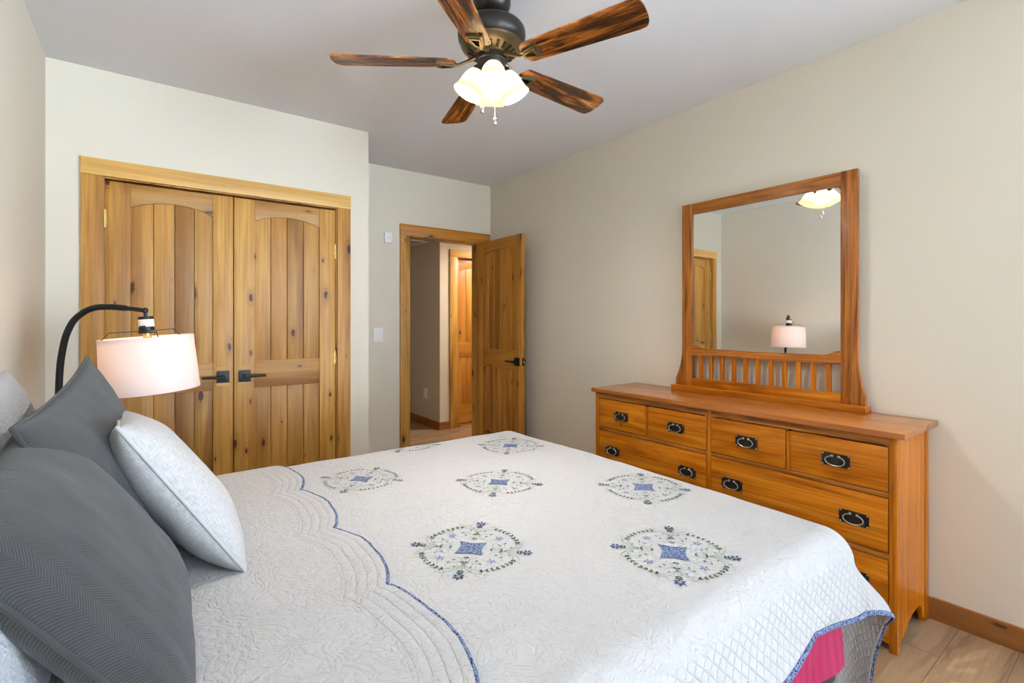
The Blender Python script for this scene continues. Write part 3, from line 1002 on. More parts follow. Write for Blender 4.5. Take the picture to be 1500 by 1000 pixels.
# ------------------------------------------------------------------ bed
XI_R = 0.09
QX, QYN, QYF, QZ = 1.785, 0.575, 2.415, 0.645       # outer faces of the quilt and its top
xi, yi, yf = QX - XI_R, QYN + XI_R, QYF - XI_R
A_LEN, B_LEN, F_LEN = 0.62, 0.232, 0.45
bed = thing('bed', 'king size bed with pink skirt under the white quilt', 'bed', (0.7, 1.5, 0))
def rounded_slab(x0, x1, y0, y1, z0, z1, r=0.05):
    bm = bmesh.new()
    add_box(bm, x0, x1, y0, y1, z0, z1)
    bmesh.ops.bevel(bm, geom=bm.edges[:], offset=r, segments=5, affect='EDGES', profile=0.5)
    return bm
done('mattress', rounded_slab(-0.36, QX - 0.045, QYN + 0.045, QYF - 0.045, 0.40, QZ - 0.03, 0.055), M['mattress'], bed)
done('box_spring', rounded_slab(-0.36, QX - 0.06, QYN + 0.05, QYF - 0.06, 0.17, 0.40, 0.02), M['mattress_dark'], bed)
for x in (-0.25, 0.7, 1.55):
    for y in (0.75, 2.2):
        bm = bmesh.new(); add_box(bm, x - .03, x + .03, y - .03, y + .03, 0, 0.172); done('leg', bm, M['black'], bed, bevel=0.003)
# skirt: gathered cloth, open at the foot corner, its flap hanging shorter there
bm = bmesh.new()
uvl = None
def skirt_strip(p0, p1, nrm, zt, zb_fn, n=160, rows=10):
    L = (Vector(p1) - Vector(p0)).length
    grid = []
    for i in range(n + 1):
        u = i / n
        base = Vector(p0).lerp(Vector(p1), u)
        col_ = []
        for j in range(rows + 1):
            v = j / rows
            z = zt + (zb_fn(u) - zt) * v
            d = v * (0.010 * math.sin(u * L * 23.0) + 0.008 * noise.noise(Vector((u * L * 7, v * 2, p0[1]))) + 0.012)
            q = base + Vector(nrm) * d
            col_.append(bm.verts.new((q.x, q.y, z)))
        grid.append(col_)
    for i in range(n):
        for j in range(rows):
            bm.faces.new((grid[i][j], grid[i + 1][j], grid[i + 1][j + 1], grid[i][j + 1]))
def near_zb(u):
    x = -0.34 + u * 2.02
    if x < 1.44: return 0.03
    if x < 1.475: return 0.03 + 0.235 * (x - 1.44) / 0.035
    return 0.265
skirt_strip((-0.34, QYN + 0.03, 0), (1.68, QYN + 0.03, 0), (0, -1, 0), 0.425, near_zb, 220)
skirt_strip((QX - 0.055, QYN + 0.09, 0), (QX - 0.055, QYF - 0.05, 0), (1, 0, 0), 0.425, lambda u: 0.03)
skirt_strip((-0.34, QYF - 0.05, 0), (QX - 0.07, QYF - 0.05, 0), (0, 1, 0), 0.425, lambda u: 0.03)
sk = done('bed_skirt', bm, M['pink'], bed, recalc=False)
tag(sk, 'bright pink cloth bed skirt')

# quilt ------------------------------------------------------------
qt = thing('quilt', 'white quilt with blue and green embroidered medallions spread over the bed', 'quilt', (0.8, 1.5, QZ))
def g_fold(r):
    q = XI_R * PI / 2
    if r < q: return XI_R * math.sin(r / XI_R), XI_R * (1 - math.cos(r / XI_R))
    return XI_R, XI_R + (r - q)
def sstep(x): 
    x = max(0.0, min(1.0, x)); return x * x * (3 - 2 * x)
def P(s, t, lift=0.0):
    """sheet coordinates (s along the bed, t across) -> point on the draped quilt"""
    a = max(0.0, s - xi)
    b = 0.0; sy = 0
    if t < yi: b = yi - t; sy = -1
    elif t > yf: b = t - yf; sy = 1
    r = math.hypot(a, b)
    ix, iy = min(s, xi), min(max(t, yi), yf)
    # surface undulation
    zt = 0.007 * noise.noise(Vector((s * 2.3, t * 2.3, 1.7))) + 0.0035 * noise.noise(Vector((s * 6.5, t * 6.5, 4.1))) \
        + 0.010 * (1 - sstep(min(abs(t - 1.5), 1.0))) 
    if r < 1e-9:
        return Vector((s, t, QZ + zt + lift)), Vector((0, 0, 1))
    out, drop = g_fold(r + lift * 0)
    ca, cb = a / r, b / r
    over = max(0.0, r - XI_R * PI / 2)
    corner = (2 * ca * cb) ** 1.5 if ca > 0 and cb > 0 else 0.0
    fl = 0.10 * over
    if sy < 0: fl = (0.22 + 0.22 * sstep((1.5 - s) / 0.6)) * over * cb + 0.10 * over * ca
    # the spare cloth at the corner stands out as an ear
    ear = 0.074 * corner * sstep(over / 0.16) * (1 - 0.6 * sstep((over - 0.12) / 0.3)) * (1.0 if sy < 0 else 0.6)
    folds = 0.016 * sstep(over / 0.25) * (math.sin(t * 13 + 0.6) * ca + math.sin(s * 11 + 1.1) * cb) * (1 - corner)
    out += fl + ear + folds
    ang = min(r / XI_R, PI / 2)
    nrm = Vector((ca * math.sin(ang), sy * cb * math.sin(ang), math.cos(ang)))
    p = Vector((ix + ca * out, iy + sy * cb * out, QZ - drop + zt * math.cos(ang)))
    return p + nrm * lift, nrm

def scallop(x, pitch, ph):
    u = ((x - ph) / pitch) % 1.0
    return math.sin(PI * u) ** 0.65
def build_sheet(name, s_fn, t_fn, ns, nt, mat, parent, lift=0.0, thick=0.006):
    bm = bmesh.new()
    uv = bm.loops.layers.uv.new('UVMap')
    uv2 = bm.loops.layers.uv.new('hem_distance') if name == 'turned_edge' else None
    grid = []
    for i in range(ns + 1):
        row = []
        for j in range(nt + 1):
            s, t = s_fn(i / ns, j / nt), t_fn(i / ns, j / nt)
            p, n_ = P(s, t, lift)
            row.append((bm.verts.new(p), s, t))
        grid.append(row)
    for i in range(ns):
        for j in range(nt):
            q = (grid[i][j], grid[i + 1][j], grid[i + 1][j + 1], grid[i][j + 1])
            f = bm.faces.new([k[0] for k in q])
            for lp, k in zip(f.loops, q):
                lp[uv].uv = (k[1], k[2])
                if uv2: lp[uv2].uv = (hem(k[2]) - k[1], k[2])
    me = bpy.data.meshes.new(name)
    bm.normal_update()
    bm.to_mesh(me); bm.free()
    o = link(name, me, mat, parent, smooth=False)
    for p in me.polygons: p.use_smooth = True
    so = o.modifiers.new('thickness', 'SOLIDIFY')
    so.thickness = thick
    so.offset = -1.0
    return o

S0 = -0.30
S1 = xi + A_LEN
T0, T1 = yi - B_LEN, yf + F_LEN
def near_edge(s): return T0 - 0.022 * math.exp(-((s - 1.68) / 0.15) ** 2) - 0.022 * (scallop(s, 0.56, 1.40) - 0.5) 
def foot_edge(t): return S1 + 0.03 * (scallop(t, 0.40, 0.3) - 0.5)
def q_s(u, v):
    s = S0 + (S1 - S0) * u
    t = T0 + (T1 - T0) * v
    return s + (foot_edge(t) - S1) * sstep((s - xi) / A_LEN)
def q_t(u, v):
    s = S0 + (S1 - S0) * u
    t = T0 + (T1 - T0) * v
    return t + (near_edge(s) - T0) * sstep((yi - t) / B_LEN)
build_sheet('quilt_top', q_s, q_t, 250, 270, M['quilt'], qt)

def ribbon(name, pts_n, parent, r=0.007, flat=0.45):
    bm = bmesh.new()
    add_tube(bm, [p + n * 0.001 for p, n in pts_n], r, 10, flat=flat, up=[n for p, n in pts_n])
    return tag(done(name, bm, M['calico'], parent), 'blue print cloth binding')
pn = []
for i in range(260):
    u = i / 259
    pn.append(P(q_s(u, 0), q_t(u, 0)))
# normals for the binding: along the hanging cloth
def edge_norms(pn, fn):
    out = []
    for i, (p, n) in enumerate(pn):
        q = fn(i)
        d = (q - p)
        tg = pn[min(i + 1, len(pn) - 1)][0] - pn[max(i - 1, 0)][0]
        nn = tg.cross(d)
        if nn.length < 1e-9: nn = n
        nn.normalize()
        out.append((p, nn))
    return out
pn = edge_norms(pn, lambda i: P(q_s(i / 259, 0.006), q_t(i / 259, 0.006))[0])
ribbon('binding', pn, qt, 0.0072, 0.5)
pn = []
for i in range(200):
    v = i / 199
    pn.append(P(q_s(1, v), q_t(1, v)))
pn = edge_norms(pn, lambda i: P(q_s(0.994, i / 199), q_t(0.994, i / 199))[0])
ribbon('binding', pn, qt, 0.0072, 0.5)

# turned-down top of the quilt
def hem(t): return 0.452 + 0.050 * scallop(t, 0.4065, 1.929) + 0.006 * noise.noise(Vector((t * 9, 0.3, 7.7))) + 0.002 * noise.noise(Vector((t * 31, 0.3, 1.7)))
TT0 = T0 + 0.03
def h_s(u, v):
    t = TT0 + (T1 - 0.02 - TT0) * v
    return S0 + (hem(t) - S0) * u
def h_t(u, v): return TT0 + (T1 - 0.02 - TT0) * v
build_sheet('turned_edge', h_s, h_t, 90, 300, M['quilt_turned'], qt, lift=0.012, thick=0.009)
pn = []
for i in range(420):
    v = i / 419
    pn.append(P(h_s(1, v), h_t(1, v), 0.008))
ribbon('binding', pn, qt, 0.0052, 0.8)

# embroidered medallions -------------------------------------------
def medallion(s0, t0, rot=0.0, sc=0.92):
    bm = bmesh.new()
    def put(poly, mi, lift=0.0022):
        vs = []
        for (a, b) in poly:
            a2 = (a * math.cos(PI / 4 + rot) - b * math.sin(PI / 4 + rot)) * sc
            b2 = (a * math.sin(PI / 4 + rot) + b * math.cos(PI / 4 + rot)) * sc
            p, n_ = P(s0 + a2, t0 + b2, lift)
            vs.append(bm.verts.new(p))
        f = bm.faces.new(vs); f.material_index = mi
        return f
    def rotp(poly, ang, o=(0, 0)):
        c, s_ = math.cos(ang), math.sin(ang)
        return [(o[0] + x * c - y * s_, o[1] + x * s_ + y * c) for x, y in poly]
    def leafp(o, ang, L, wd, mi, lift=0.0024):
        pts = []
        for i in range(7): pts.append((L * i / 6, wd * math.sin(PI * i / 6) * 0.5))
        for i in range(5, 0, -1): pts.append((L * i / 6, -wd * math.sin(PI * i / 6) * 0.5))
        put(rotp(pts, ang, o), mi, lift)
    def dot(o, r, mi, lift=0.0028):
        put([(o[0] + r * math.cos(k * PI / 4), o[1] + r * math.sin(k * PI / 4)) for k in range(8)], mi, lift)
    def flower(o, R, mi, n=6, ph=0.0):
        for k in range(n):
            a = ph + 2 * PI * k / n
            leafp((o[0] + 0.0022 * math.cos(a), o[1] + 0.0022 * math.sin(a)), a, R, R * 0.42, mi)
        dot(o, R * 0.28, 4)
    def vine(pts, wd=0.0014, lift=0.0020):
        for i in range(len(pts) - 1):
            a, b = Vector(pts[i]), Vector(pts[i + 1])
            d = b - a
            if d.length < 1e-6: continue
            d.normalize(); n_ = Vector((-d.y, d.x)) * wd * 0.5
            put([tuple(a - n_), tuple(b - n_), tuple(b + n_), tuple(a + n_)], 1, lift)
    def arc(c, R, a0, a1, n=14, spiral=1.0):
        return [(c[0] + R * (1 + (spiral - 1) * i / n) * math.cos(a0 + (a1 - a0) * i / n), c[1] + R * (1 + (spiral - 1) * i / n) * math.sin(a0 + (a1 - a0) * i / n)) for i in range(n + 1)]
    # centre patch with hollow sides, cut in a fan of strips to follow the cloth
    R0 = 0.061
    rim = []
    for k in range(4):
        a0, a1 = PI / 4 + k * PI / 2, PI / 4 + (k + 1) * PI / 2
        p0 = Vector((R0 * math.cos(a0), R0 * math.sin(a0))); p1 = Vector((R0 * math.cos(a1), R0 * math.sin(a1)))
        for i in range(8):
            u = i / 8
            m_ = p0.lerp(p1, u); m_ *= 1 - 0.20 * 4 * u * (1 - u)
            rim.append(m_)
    for i in range(len(rim)):
        a, b = rim[i], rim[(i + 1) % len(rim)]
        put([(0, 0), (a.x * .5, a.y * .5), (b.x * .5, b.y * .5)], 5, 0.0020)
        put([(a.x * .5, a.y * .5), (a.x, a.y), (b.x, b.y), (b.x * .5, b.y * .5)], 5, 0.0020)
    for q in range(4):
        th = q * PI / 2
        X = lambda r, ang: (r * math.cos(th + ang), r * math.sin(th + ang))
        flower(X(0.173, 0), 0.0165, 2, 6, th)
        for r in (0.146, 0.155):
            leafp(X(r - 0.004, 0), th + 1.05, 0.0125, 0.006, 0); leafp(X(r - 0.004, 0), th - 1.05, 0.0125, 0.006, 0)
        leafp(X(0.098, 0), th + 2.2, 0.014, 0.0065, 0); leafp(X(0.098, 0), th - 2.2, 0.014, 0.0065, 0)
        leafp(X(0.060, 0), th + 0.9, 0.012, 0.006, 0); leafp(X(0.060, 0), th - 0.9, 0.012, 0.006, 0)
        vine([X(0.058, 0), X(0.08, 0.02), X(0.10, 0), X(0.13, 0.0), X(0.162, 0)], 0.0011)
        for sg in (-1, 1):
            # vines sweeping out to the ring and curling
            vine([X(0.10, 0), X(0.122, sg * 0.10), X(0.138, sg * 0.24), X(0.147, sg * 0.38), X(0.150, sg * 0.50)])
            vine([X(0.10, 0), X(0.130, sg * 0.07), X(0.150, sg * 0.20), X(0.162, sg * 0.30)])
            c = X(0.160, sg * 0.36)
            vine(arc(c, 0.010, th + sg * 0.2 + PI, th + sg * 0.2 + PI + sg * 5.5, 14, 0.25), 0.0009)
            dot(X(0.172, sg * 0.42), 0.0032, 4)
            # inner curls round a small flower
            ci = X(0.088, sg * 0.36)
            vine(arc(ci, 0.020, th + PI * 0.9 * sg, th + PI * 0.9 * sg + sg * 4.6, 16, 0.9), 0.0010)
            f0 = X(0.088, sg * 0.36)
            for k in range(3):
                leafp(f0, th + sg * (0.4 + k * 1.0), 0.0075, 0.0036, 2 if k % 2 else 3)
            dot(f0, 0.0024, 4)
            leafp(X(0.108, sg * 0.40), th + sg * 1.4, 0.010, 0.005, 0)
            leafp(X(0.120, sg * 0.17), th + sg * 0.9, 0.009, 0.0045, 0)
            # ring of leaf pairs
            for k, an in enumerate((0.36, 0.47, 0.58, 0.69)):
                o_ = X(0.149 + 0.002 * (k % 2), sg * an)
                tang = th + sg * an + sg * PI / 2
                leafp(o_, tang + 0.65, 0.0125, 0.0060, 0); leafp(o_, tang - 0.65, 0.0125, 0.0060, 0)
        flower(X(0.108, PI / 4), 0.0130, 3, 5, th)
        vine([X(0.074, PI / 4), X(0.09, PI / 4 + 0.06), X(0.104, PI / 4)], 0.0009)
    bm.normal_update()
    me = bpy.data.meshes.new('embroidered_medallion')
    bm.to_mesh(me); bm.free()
    o = link('embroidered_medallion', me, [M['leaf'], M['vine'], M['petal'], M['petal_light'], M['gold_thread'], M['calico']], qt, smooth=False)
    return o
for (s0, t0, ro) in ((0.733, 1.182, 0.03), (1.174, 0.829, -0.08), (1.114, 1.587, 0.02), (1.527, 1.212, -0.03), (1.505, 2.040, 0.02),
                     (0.695, 1.954, 0.03), (1.10, 2.39, 0.0), (1.895, 1.64, 0.0), (1.90, 0.83, 0.0), (1.90, 2.42, 0.0), (0.735, 0.395, 0.0)):
    medallion(s0, t0, ro)

# ------------------------------------------------------------------ pillows
def pillow(name, label, w_, h_, th, bottom, top_dir, normal, mat, cat, piping=True, pipe_mat=None, ear=0.05, puff=0.5, seed=1, wrinkle=0.006, group=None, belly=0.0):
    """bottom = centre of the lower edge; top_dir = direction up the pillow; normal = facing direction"""
    up = Vector(top_dir).normalized()
    n = Vector(normal); n = (n - up * n.dot(up)).normalized()
    sx = up.cross(n)
    o0 = Vector(bottom)
    root = thing(name, label, cat, o0, group)
    def outline(u, v):
        # u, v in -1..1 ; the sides bow in a little between the corners
        k = ear
        x = u * (1 - k * (1 - v * v)) * w_ / 2
        y = v * (1 - k * (1 - u * u)) * h_ / 2
        return x, y
    def prof(u, v):
        e = (1 - abs(u) ** 2.6) * (1 - abs(v) ** 2.6)
        return max(0.0, e) ** puff
    bm = bmesh.new()
    uv = bm.loops.layers.uv.new('UVMap')
    N = 44
    def cell(i):
        x = -1 + 2 * i / N
        return math.sin(x * PI / 2) * 0.65 + x * 0.35
    def pos(u, v, side):
        x, y = outline(u, v)
        e = prof(u, v)
        wr = wrinkle * noise.noise(Vector((x * 7 + seed * 3.1, y * 7, side * 2.0))) + wrinkle * 0.5 * noise.noise(Vector((x * 19, y * 19 + seed, side)))
        sag = belly * e * (-v)
        d = side * (th / 2 * e * (1 + sag) + wr * e)
        return o0 + sx * x + up * (y + h_ / 2) + n * d, x, y
    sides = {}
    for side in (1, -1):
        g = [[None] * (N + 1) for _ in range(N + 1)]
        for i in range(N + 1):
            for j in range(N + 1):
                if side == -1 and (i in (0, N) or j in (0, N)):
                    g[i][j] = sides[1][i][j]; continue
                p, x, y = pos(cell(i), cell(j), side)
                g[i][j] = (bm.verts.new(p), x, y)
        sides[side] = g
        for i in range(N):
            for j in range(N):
                q = [g[i][j], g[i + 1][j], g[i + 1][j + 1], g[i][j + 1]]
                if side == -1: q = q[::-1]
                f = bm.faces.new([k[0] for k in q])
                for lp, k in zip(f.loops, q): lp[uv].uv = (k[1] + seed, k[2])
    me = bpy.data.meshes.new(name)
    bm.normal_update(); bm.to_mesh(me); bm.free()
    link('pillow_cover', me, mat, root, smooth=False)
    for p in me.polygons: p.use_smooth = True
    if piping:
        pts = []
        ring = [(-1, y) for y in [cell(k) for k in range(N)]] + [(x, 1) for x in [cell(k) for k in range(N)]] + \
               [(1, -y) for y in [cell(k) for k in range(N)]] + [(-x, -1) for x in [cell(k) for k in range(N)]]
        for (u, v) in ring:
            x, y = outline(u, v)
            pts.append(o0 + sx * x + up * (y + h_ / 2))
        bm = bmesh.new(); add_tube(bm, pts, 0.0042, 8, closed=True)
        done('piping', bm, pipe_mat or mat, root)
    return root

ZB = QZ + 0.020
pillow('plush_pillow', 'white fluffy pillow leaning on the wall, nearest the lamp', 0.58, 0.50, 0.14, (-0.215, 1.62, ZB), (-0.20, 0, 1), (1, 0, 0.2), M['plush'], 'pillow', False, ear=0.04, puff=0.42, seed=3, group='white plush pillows')
pillow('plush_pillow', 'white fluffy pillow behind the nearest charcoal pillow', 0.56, 0.44, 0.14, (-0.160, 1.02, ZB), (-0.22, 0, 1), (1, 0, 0.22), M['plush'], 'pillow', False, ear=0.04, puff=0.42, seed=5, group='white plush pillows')
pillow('euro_pillow', 'charcoal herringbone pillow nearest the viewer', 0.60, 0.485, 0.145, (0.062, 1.16, ZB), (-0.57, -0.02, 0.82), (1, -0.05, 0.6), M['dark_weave'], 'pillow', True, ear=0.04, puff=0.5, seed=1, group='charcoal pillows')
pillow('euro_pillow', 'charcoal herringbone pillow beside the floor lamp, behind the pale cushion', 0.67, 0.495, 0.12, (0.018, 1.60, ZB + 0.02), (-0.37, -0.09, 0.92), (1, -0.13, 0.4), M['dark_weave'], 'pillow', True, ear=0.07, puff=0.5, seed=2, group='charcoal pillows')
pillow('throw_cushion', 'pale grey linen cushion leaning on the charcoal pillows', 0.45, 0.47, 0.165, (0.186, 1.606, ZB - 0.014), (-0.53, 0.0, 0.83), (1, 0.09, 0.6), M['linen'], 'cushion', True, ear=0.06, puff=0.5, seed=4)

# ------------------------------------------------------------------ floor lamp
LX, LY, LZ = -0.005, 2.405, 1.235
lamp = thing('floor_lamp', 'black arched floor lamp with white drum shade beside the bed', 'lamp', (-0.285, 2.60, 0))
bm = bmesh.new(); add_lathe(bm, [(0, 0), (0.118, 0), (0.12, 0.006), (0.12, 0.018), (0.112, 0.024), (0.02, 0.027), (0.014, 0.05), (0, 0.05)], 40, Matrix.Translation((-0.285, 2.60, 0)))
done('lamp_base', bm, M['black'], lamp)
ctrl = [(-0.285, 2.60, 0.03), (-0.281, 2.587, 0.5), (-0.272, 2.56, 1.02), (-0.258, 2.545, 1.19), (-0.234, 2.528, 1.275), (-0.202, 2.512, 1.318), (-0.165, 2.49, 1.340), (-0.12, 2.467, 1.345), (-0.06, 2.436, 1.339), (LX, LY, 1.331)]
def catmull(c, n=8):
    c = [Vector(p) for p in c]; out = []
    for i in range(len(c) - 1):
        p0, p1, p2, p3 = c[max(i - 1, 0)], c[i], c[i + 1], c[min(i + 2, len(c) - 1)]
        for k in range(n):
            t_ = k / n
            out.append(0.5 * ((2 * p1) + (p2 - p0) * t_ + (2 * p0 - 5 * p1 + 4 * p2 - p3) * t_ ** 2 + (3 * p1 - p0 - 3 * p2 + p3) * t_ ** 3))
    out.append(c[-1]); return out
path = catmull(ctrl)
rads = [0.0115 if p.x < -0.06 else 0.0085 for p in path]
bm = bmesh.new(); add_tube(bm, path, rads, 14); done('pole', bm, M['black'], lamp)
TILT = Matrix.Rotation(math.radians(-4.0), 4, 'Y')
LM = Matrix.Translation((LX, LY, 1.326)) @ TILT       # hanging axis; local -Z runs down the lamp
bm = bmesh.new()
add_ball(bm, LM @ Vector((0, 0, 0.006)), 0.011, 14)
add_lathe(bm, [(0, -0.004), (0.006, -0.004), (0.006, -0.018), (0.024, -0.018), (0.0255, -0.022), (0.0255, -0.071), (0.028, -0.073), (0.028, -0.084), (0.0, -0.084)], 28, LM)
done('socket', bm, M['black'], lamp)
bm = bmesh.new(); add_lathe(bm, [(0.0259, -0.0295), (0.0259, -0.058)], 32, LM, cap=False)
tag(done('paper_label', bm, M['label'], lamp), 'white paper label round the socket')
SR0, SR1, SH0, SH1 = 0.152, 0.160, -0.100, -0.308
bm = bmesh.new()
add_lathe(bm, [(SR0, SH0), (SR0 + 0.0015, SH0 - 0.0), (SR1 + 0.0015, SH1), (SR1, SH1), (SR0, SH0)], 72, LM, cap=False)
sh = done('lamp_shade', bm, M['shade'], lamp)
tag(sh, 'white drum shade')
bm = bmesh.new()
for r, z in ((SR0 + 0.0012, SH0 - 0.006), (SR1 + 0.0008, SH1 + 0.006)):
    add_lathe(bm, [(r + .0012, z - .0075), (r + .0012, z + .0075)], 72, LM, cap=False)
done('shade_trim', bm, M['shade'], sh)
bm = bmesh.new()
for k in range(3):
    a = 2 * PI * k / 3 + 0.75
    c, s_ = math.cos(a), math.sin(a)
    add_tube(bm, [LM @ Vector((0.026 * c, 0.026 * s_, -0.075)), LM @ Vector((0.122 * c, 0.122 * s_, -0.075)), LM @ Vector((0.150 * c, 0.150 * s_, SH0 - 0.002))], 0.0016, 6)
add_tube(bm, [LM @ Vector((0.022, 0, -0.055)), LM @ Vector((-0.02, -0.04, -0.056))], 0.0025, 6)
done('shade_spider', bm, M['bronze'], lamp)
bm = bmesh.new(); add_lathe(bm, [(0, -0.084), (0.014, -0.084), (0.015, -0.10), (0.014, -0.105), (0.0, -0.105)], 20, LM)
done('bulb_base', bm, M['brass'], lamp)
bm = bmesh.new()
add_lathe(bm, [(0.013, -0.105), (0.018, -0.12), (0.028, -0.14), (0.031, -0.158), (0.027, -0.176), (0.014, -0.19), (0, -0.194)], 24, LM)
done('bulb', bm, M['bulb_floor'], lamp)

# ------------------------------------------------------------------ ceiling fan
FX, FY, FZ = 1.130, 1.662, 2.330
fan = thing('ceiling_fan', 'dark bronze ceiling fan with five wood blades and four lit glass shades', 'ceiling fan', (FX, FY, HC))
C0 = Matrix.Translation((FX, FY, 0))
bm = bmesh.new(); add_lathe(bm, [(0, HC - 0.001), (0.066, HC - 0.001), (0.077, HC - 0.02), (0.078, HC - 0.045), (0.068, HC - 0.072), (0.048, HC - 0.088), (0.030, HC - 0.092), (0.022, HC - 0.085), (0.0, HC - 0.08)], 44, C0)
done('canopy', bm, M['bronze'], fan)
bm = bmesh.new(); add_lathe(bm, [(0, HC - 0.075), (0.014, HC - 0.075), (0.014, HC - 0.12), (0.024, HC - 0.122), (0.03, HC - 0.14), (0, HC - 0.14)], 24, C0)
done('downrod', bm, M['bronze'], fan)
bm = bmesh.new(); add_lathe(bm, [(0, 2.492), (0.05, 2.496), (0.105, 2.490), (0.128, 2.482), (0.134, 2.474), (0.137, 2.468), (0.1385, 2.450), (0.136, 2.432), (0.129, 2.416), (0.118, 2.403), (0, 2.400)], 60, C0)
done('motor_housing', bm, M['bronze'], fan)
bm = bmesh.new(); add_lathe(bm, [(0.124, 2.414), (0.127, 2.409), (0.122, 2.400), (0.113, 2.395), (0.108, 2.389), (0.100, 2.386), (0.09, 2.380), (0.062, 2.366), (0.0, 2.366)], 60, C0)
ring = done('vent_ring', bm, M['antique'], fan)
bm = bmesh.new()
for k in range(20):
    a = 2 * PI * k / 20
    m = C0 @ Matrix.Rotation(a, 4, 'Z') @ Matrix.Translation((0.086, 0, 2.3775)) @ Matrix.Rotation(-0.44, 4, 'Y')
    add_box(bm, -0.013, 0.013, -0.0052, 0.0052, -0.0035, 0.003, mtx=m)
done('vent_slots', bm, M['dark'], ring)
bm = bmesh.new(); add_lathe(bm, [(0, 2.37), (0.062, 2.37), (0.062, 2.345), (0.058, 2.342), (0.058, 2.330), (0.055, 2.325), (0.055, 2.290), (0.048, 2.280), (0.038, 2.272), (0.034, 2.258), (0.018, 2.245), (0.0, 2.242)], 44, C0)
done('switch_housing', bm, M['bronze'], fan)
bm = bmesh.new(); add_lathe(bm, [(0.0455, 2.281), (0.047, 2.277), (0.040, 2.269), (0.0375, 2.271)], 44, C0, cap=False)
done('brass_band', bm, M['antique'], fan)

BR0, BR1 = 0.145, 0.640
def blade_poly():
    pts = []
    L = BR1 - BR0
    w0, w1 = 0.052, 0.068
    n = 10
    # root (rounded), lower edge, tip (squared with round corners), upper edge
    for i in range(n + 1):
        a = PI / 2 + PI * i / n
        pts.append((BR0 + 0.030 + 0.030 * math.cos(a), w0 * math.sin(a) * 1.0))
    for i in range(1, 8): 
        u = i / 8; pts.append((BR0 + 0.03 + (L - 0.075) * u, -(w0 + (w1 - w0) * u)))
    for i in range(n + 1):
        a = -PI / 2 + PI * i / n
        ex = 0.55
        cx, sy = math.cos(a), math.sin(a)
        pts.append((BR1 - 0.045 + 0.045 * (abs(cx) ** ex), w1 * (abs(sy) ** 0.8) * (1 if sy > 0 else -1)))
    for i in range(1, 8):
        u = 1 - i / 8; pts.append((BR0 + 0.03 + (L - 0.075) * u, (w0 + (w1 - w0) * u)))
    return pts
for k in range(5):
    ang = math.radians(2.5 + 72 * k)
    m = C0 @ Matrix.Rotation(ang, 4, 'Z') @ Matrix.Translation((0, 0, FZ)) @ Matrix.Rotation(math.radians(-12), 4, 'X')
    bm = bmesh.new()
    uv = bm.loops.layers.uv.new('UVMap')
    add_prism(bm, blade_poly(), 0.004, 0.010, lambda a, b, d: m @ Vector((a, b, d)))
    bmesh.ops.recalc_face_normals(bm, faces=bm.faces)
    mi_ = m.inverted()
    for f in bm.faces:
        for lp in f.loops:
            q = mi_ @ lp.vert.co
            lp[uv].uv = (q.x + k * 3.7, q.y + k * 1.9)
    bl = done('blade', bm, M['blade'], fan, recalc=False)
    bm = bmesh.new()
    # iron: frame plate under the blade + arm to the hub
    fo = lambda a, b, d: m @ Vector((a, b, d))
    def ringq(o_, i_, d0, d1):
        for e in range(4):
            j = (e + 1) % 4
            add_prism(bm, [o_[e], o_[j], i_[j], i_[e]], d0, d1, fo)
    ringq([(0.150, -0.018), (0.222, -0.034), (0.222, 0.034), (0.150, 0.018)], [(0.160, -0.010), (0.208, -0.021), (0.208, 0.021), (0.160, 0.010)], -0.005, 0.004)
    ringq([(0.158, -0.012), (0.211, -0.024), (0.211, 0.024), (0.158, 0.012)], [(0.164, -0.0065), (0.203, -0.016), (0.203, 0.016), (0.164, 0.0065)], -0.009, 0.0)
    p0 = C0 @ (Matrix.Rotation(ang, 4, 'Z') @ Vector((0.066, 0, 2.362)))
    p1 = C0 @ (Matrix.Rotation(ang, 4, 'Z') @ Vector((0.10, 0, 2.345)))
    add_tube(bm, [p0, p1, fo(0.135, 0, 0.0), fo(0.155, 0, 0.0)], [0.013, 0.009, 0.0085, 0.011], 10, flat=0.7)
    done('blade_iron', bm, M['antique'], bl)

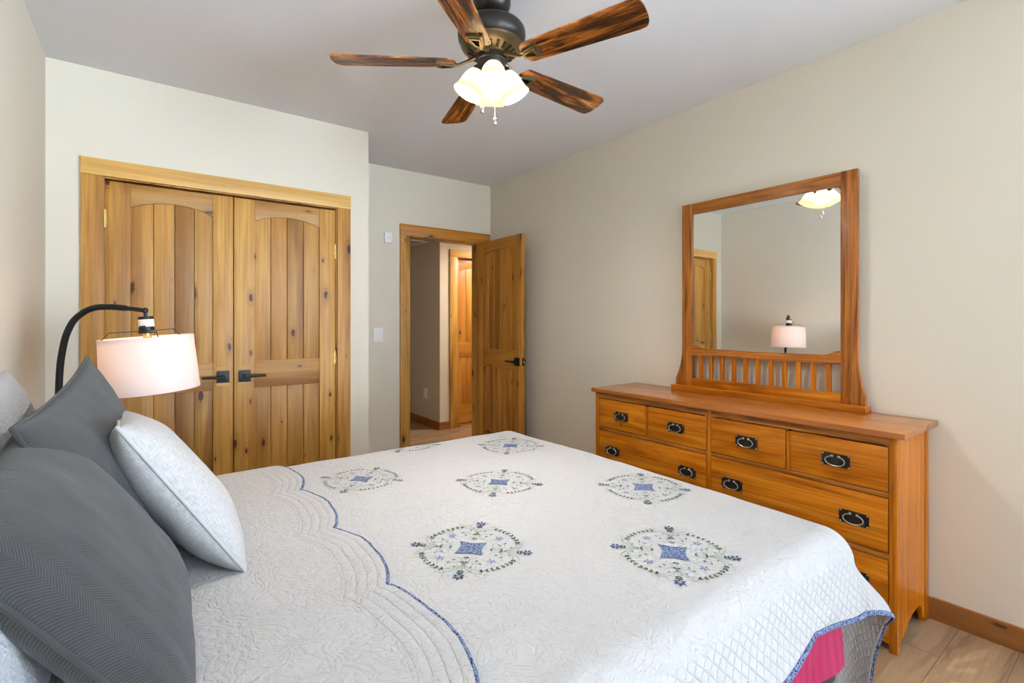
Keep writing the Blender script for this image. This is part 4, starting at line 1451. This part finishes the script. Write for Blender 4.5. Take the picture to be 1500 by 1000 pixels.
for k, adeg in enumerate((240, 330, 60, 150)):
    a = math.radians(adeg + 1)
    d = Vector((math.cos(a), math.sin(a), 0))
    tilt = math.radians(27)
    axis = (d * math.sin(tilt) + Vector((0, 0, -1)) * math.cos(tilt)).normalized()
    o0 = Vector((FX, FY, 2.318)) + d * 0.045
    m = frame_to(o0, axis)
    # fitter arm
    bm = bmesh.new()
    add_tube(bm, [Vector((FX, FY, 2.325)) + d * 0.03, o0 + axis * 0.004], [0.018, 0.02], 16)
    add_lathe(bm, [(0, 0.0), (0.022, 0.0), (0.027, 0.006), (0.028, 0.020), (0.024, 0.022), (0.0, 0.022)], 28, m)
    fit = done('shade_fitter', bm, M['bronze'], fan)
    prof = [(0.024, 0.018), (0.033, 0.024), (0.040, 0.036), (0.0455, 0.052), (0.049, 0.072), (0.0515, 0.090), (0.055, 0.104), (0.0595, 0.114), (0.061, 0.120)]
    inner = [(r - 0.0028, z) for r, z in prof[::-1]]
    bm = bmesh.new(); add_lathe(bm, prof + inner, 48, m, cap=False)
    gl = done('glass_shade', bm, M['frosted'], fan)
    tag(gl, 'frosted bell shaped glass shade')
    bm = bmesh.new()
    add_lathe(bm, [(0.012, 0.022), (0.014, 0.034), (0.022, 0.050), (0.0265, 0.066), (0.0255, 0.082), (0.018, 0.094), (0.008, 0.0995), (0, 0.1005)], 28, m)
    done('bulb', bm, M['bulb_fan'], gl)
for (dx, dy, z0, z1) in ((-0.046, 0.0, 2.30, 2.155), (0.010, -0.008, 2.25, 2.118)):
    bm = bmesh.new()
    x, y = FX + dx, FY + dy
    add_tube(bm, [(x, y, z0), (x, y, z1)], 0.0011, 6)
    n = int((z0 - z1) / 0.006)
    for i in range(n): add_ball(bm, (x, y, z0 - 0.006 * i), 0.0018, 6)
    ch = done('pull_chain', bm, M['steel'], fan)
    bm = bmesh.new()
    add_lathe(bm, [(0, 0.004), (0.004, 0.002), (0.0085, -0.006), (0.0095, -0.014), (0.0085, -0.021), (0.0062, -0.028), (0, -0.028)], 18, Matrix.Translation((x, y, z1)))
    done('chain_knob', bm, M['steel'], ch)
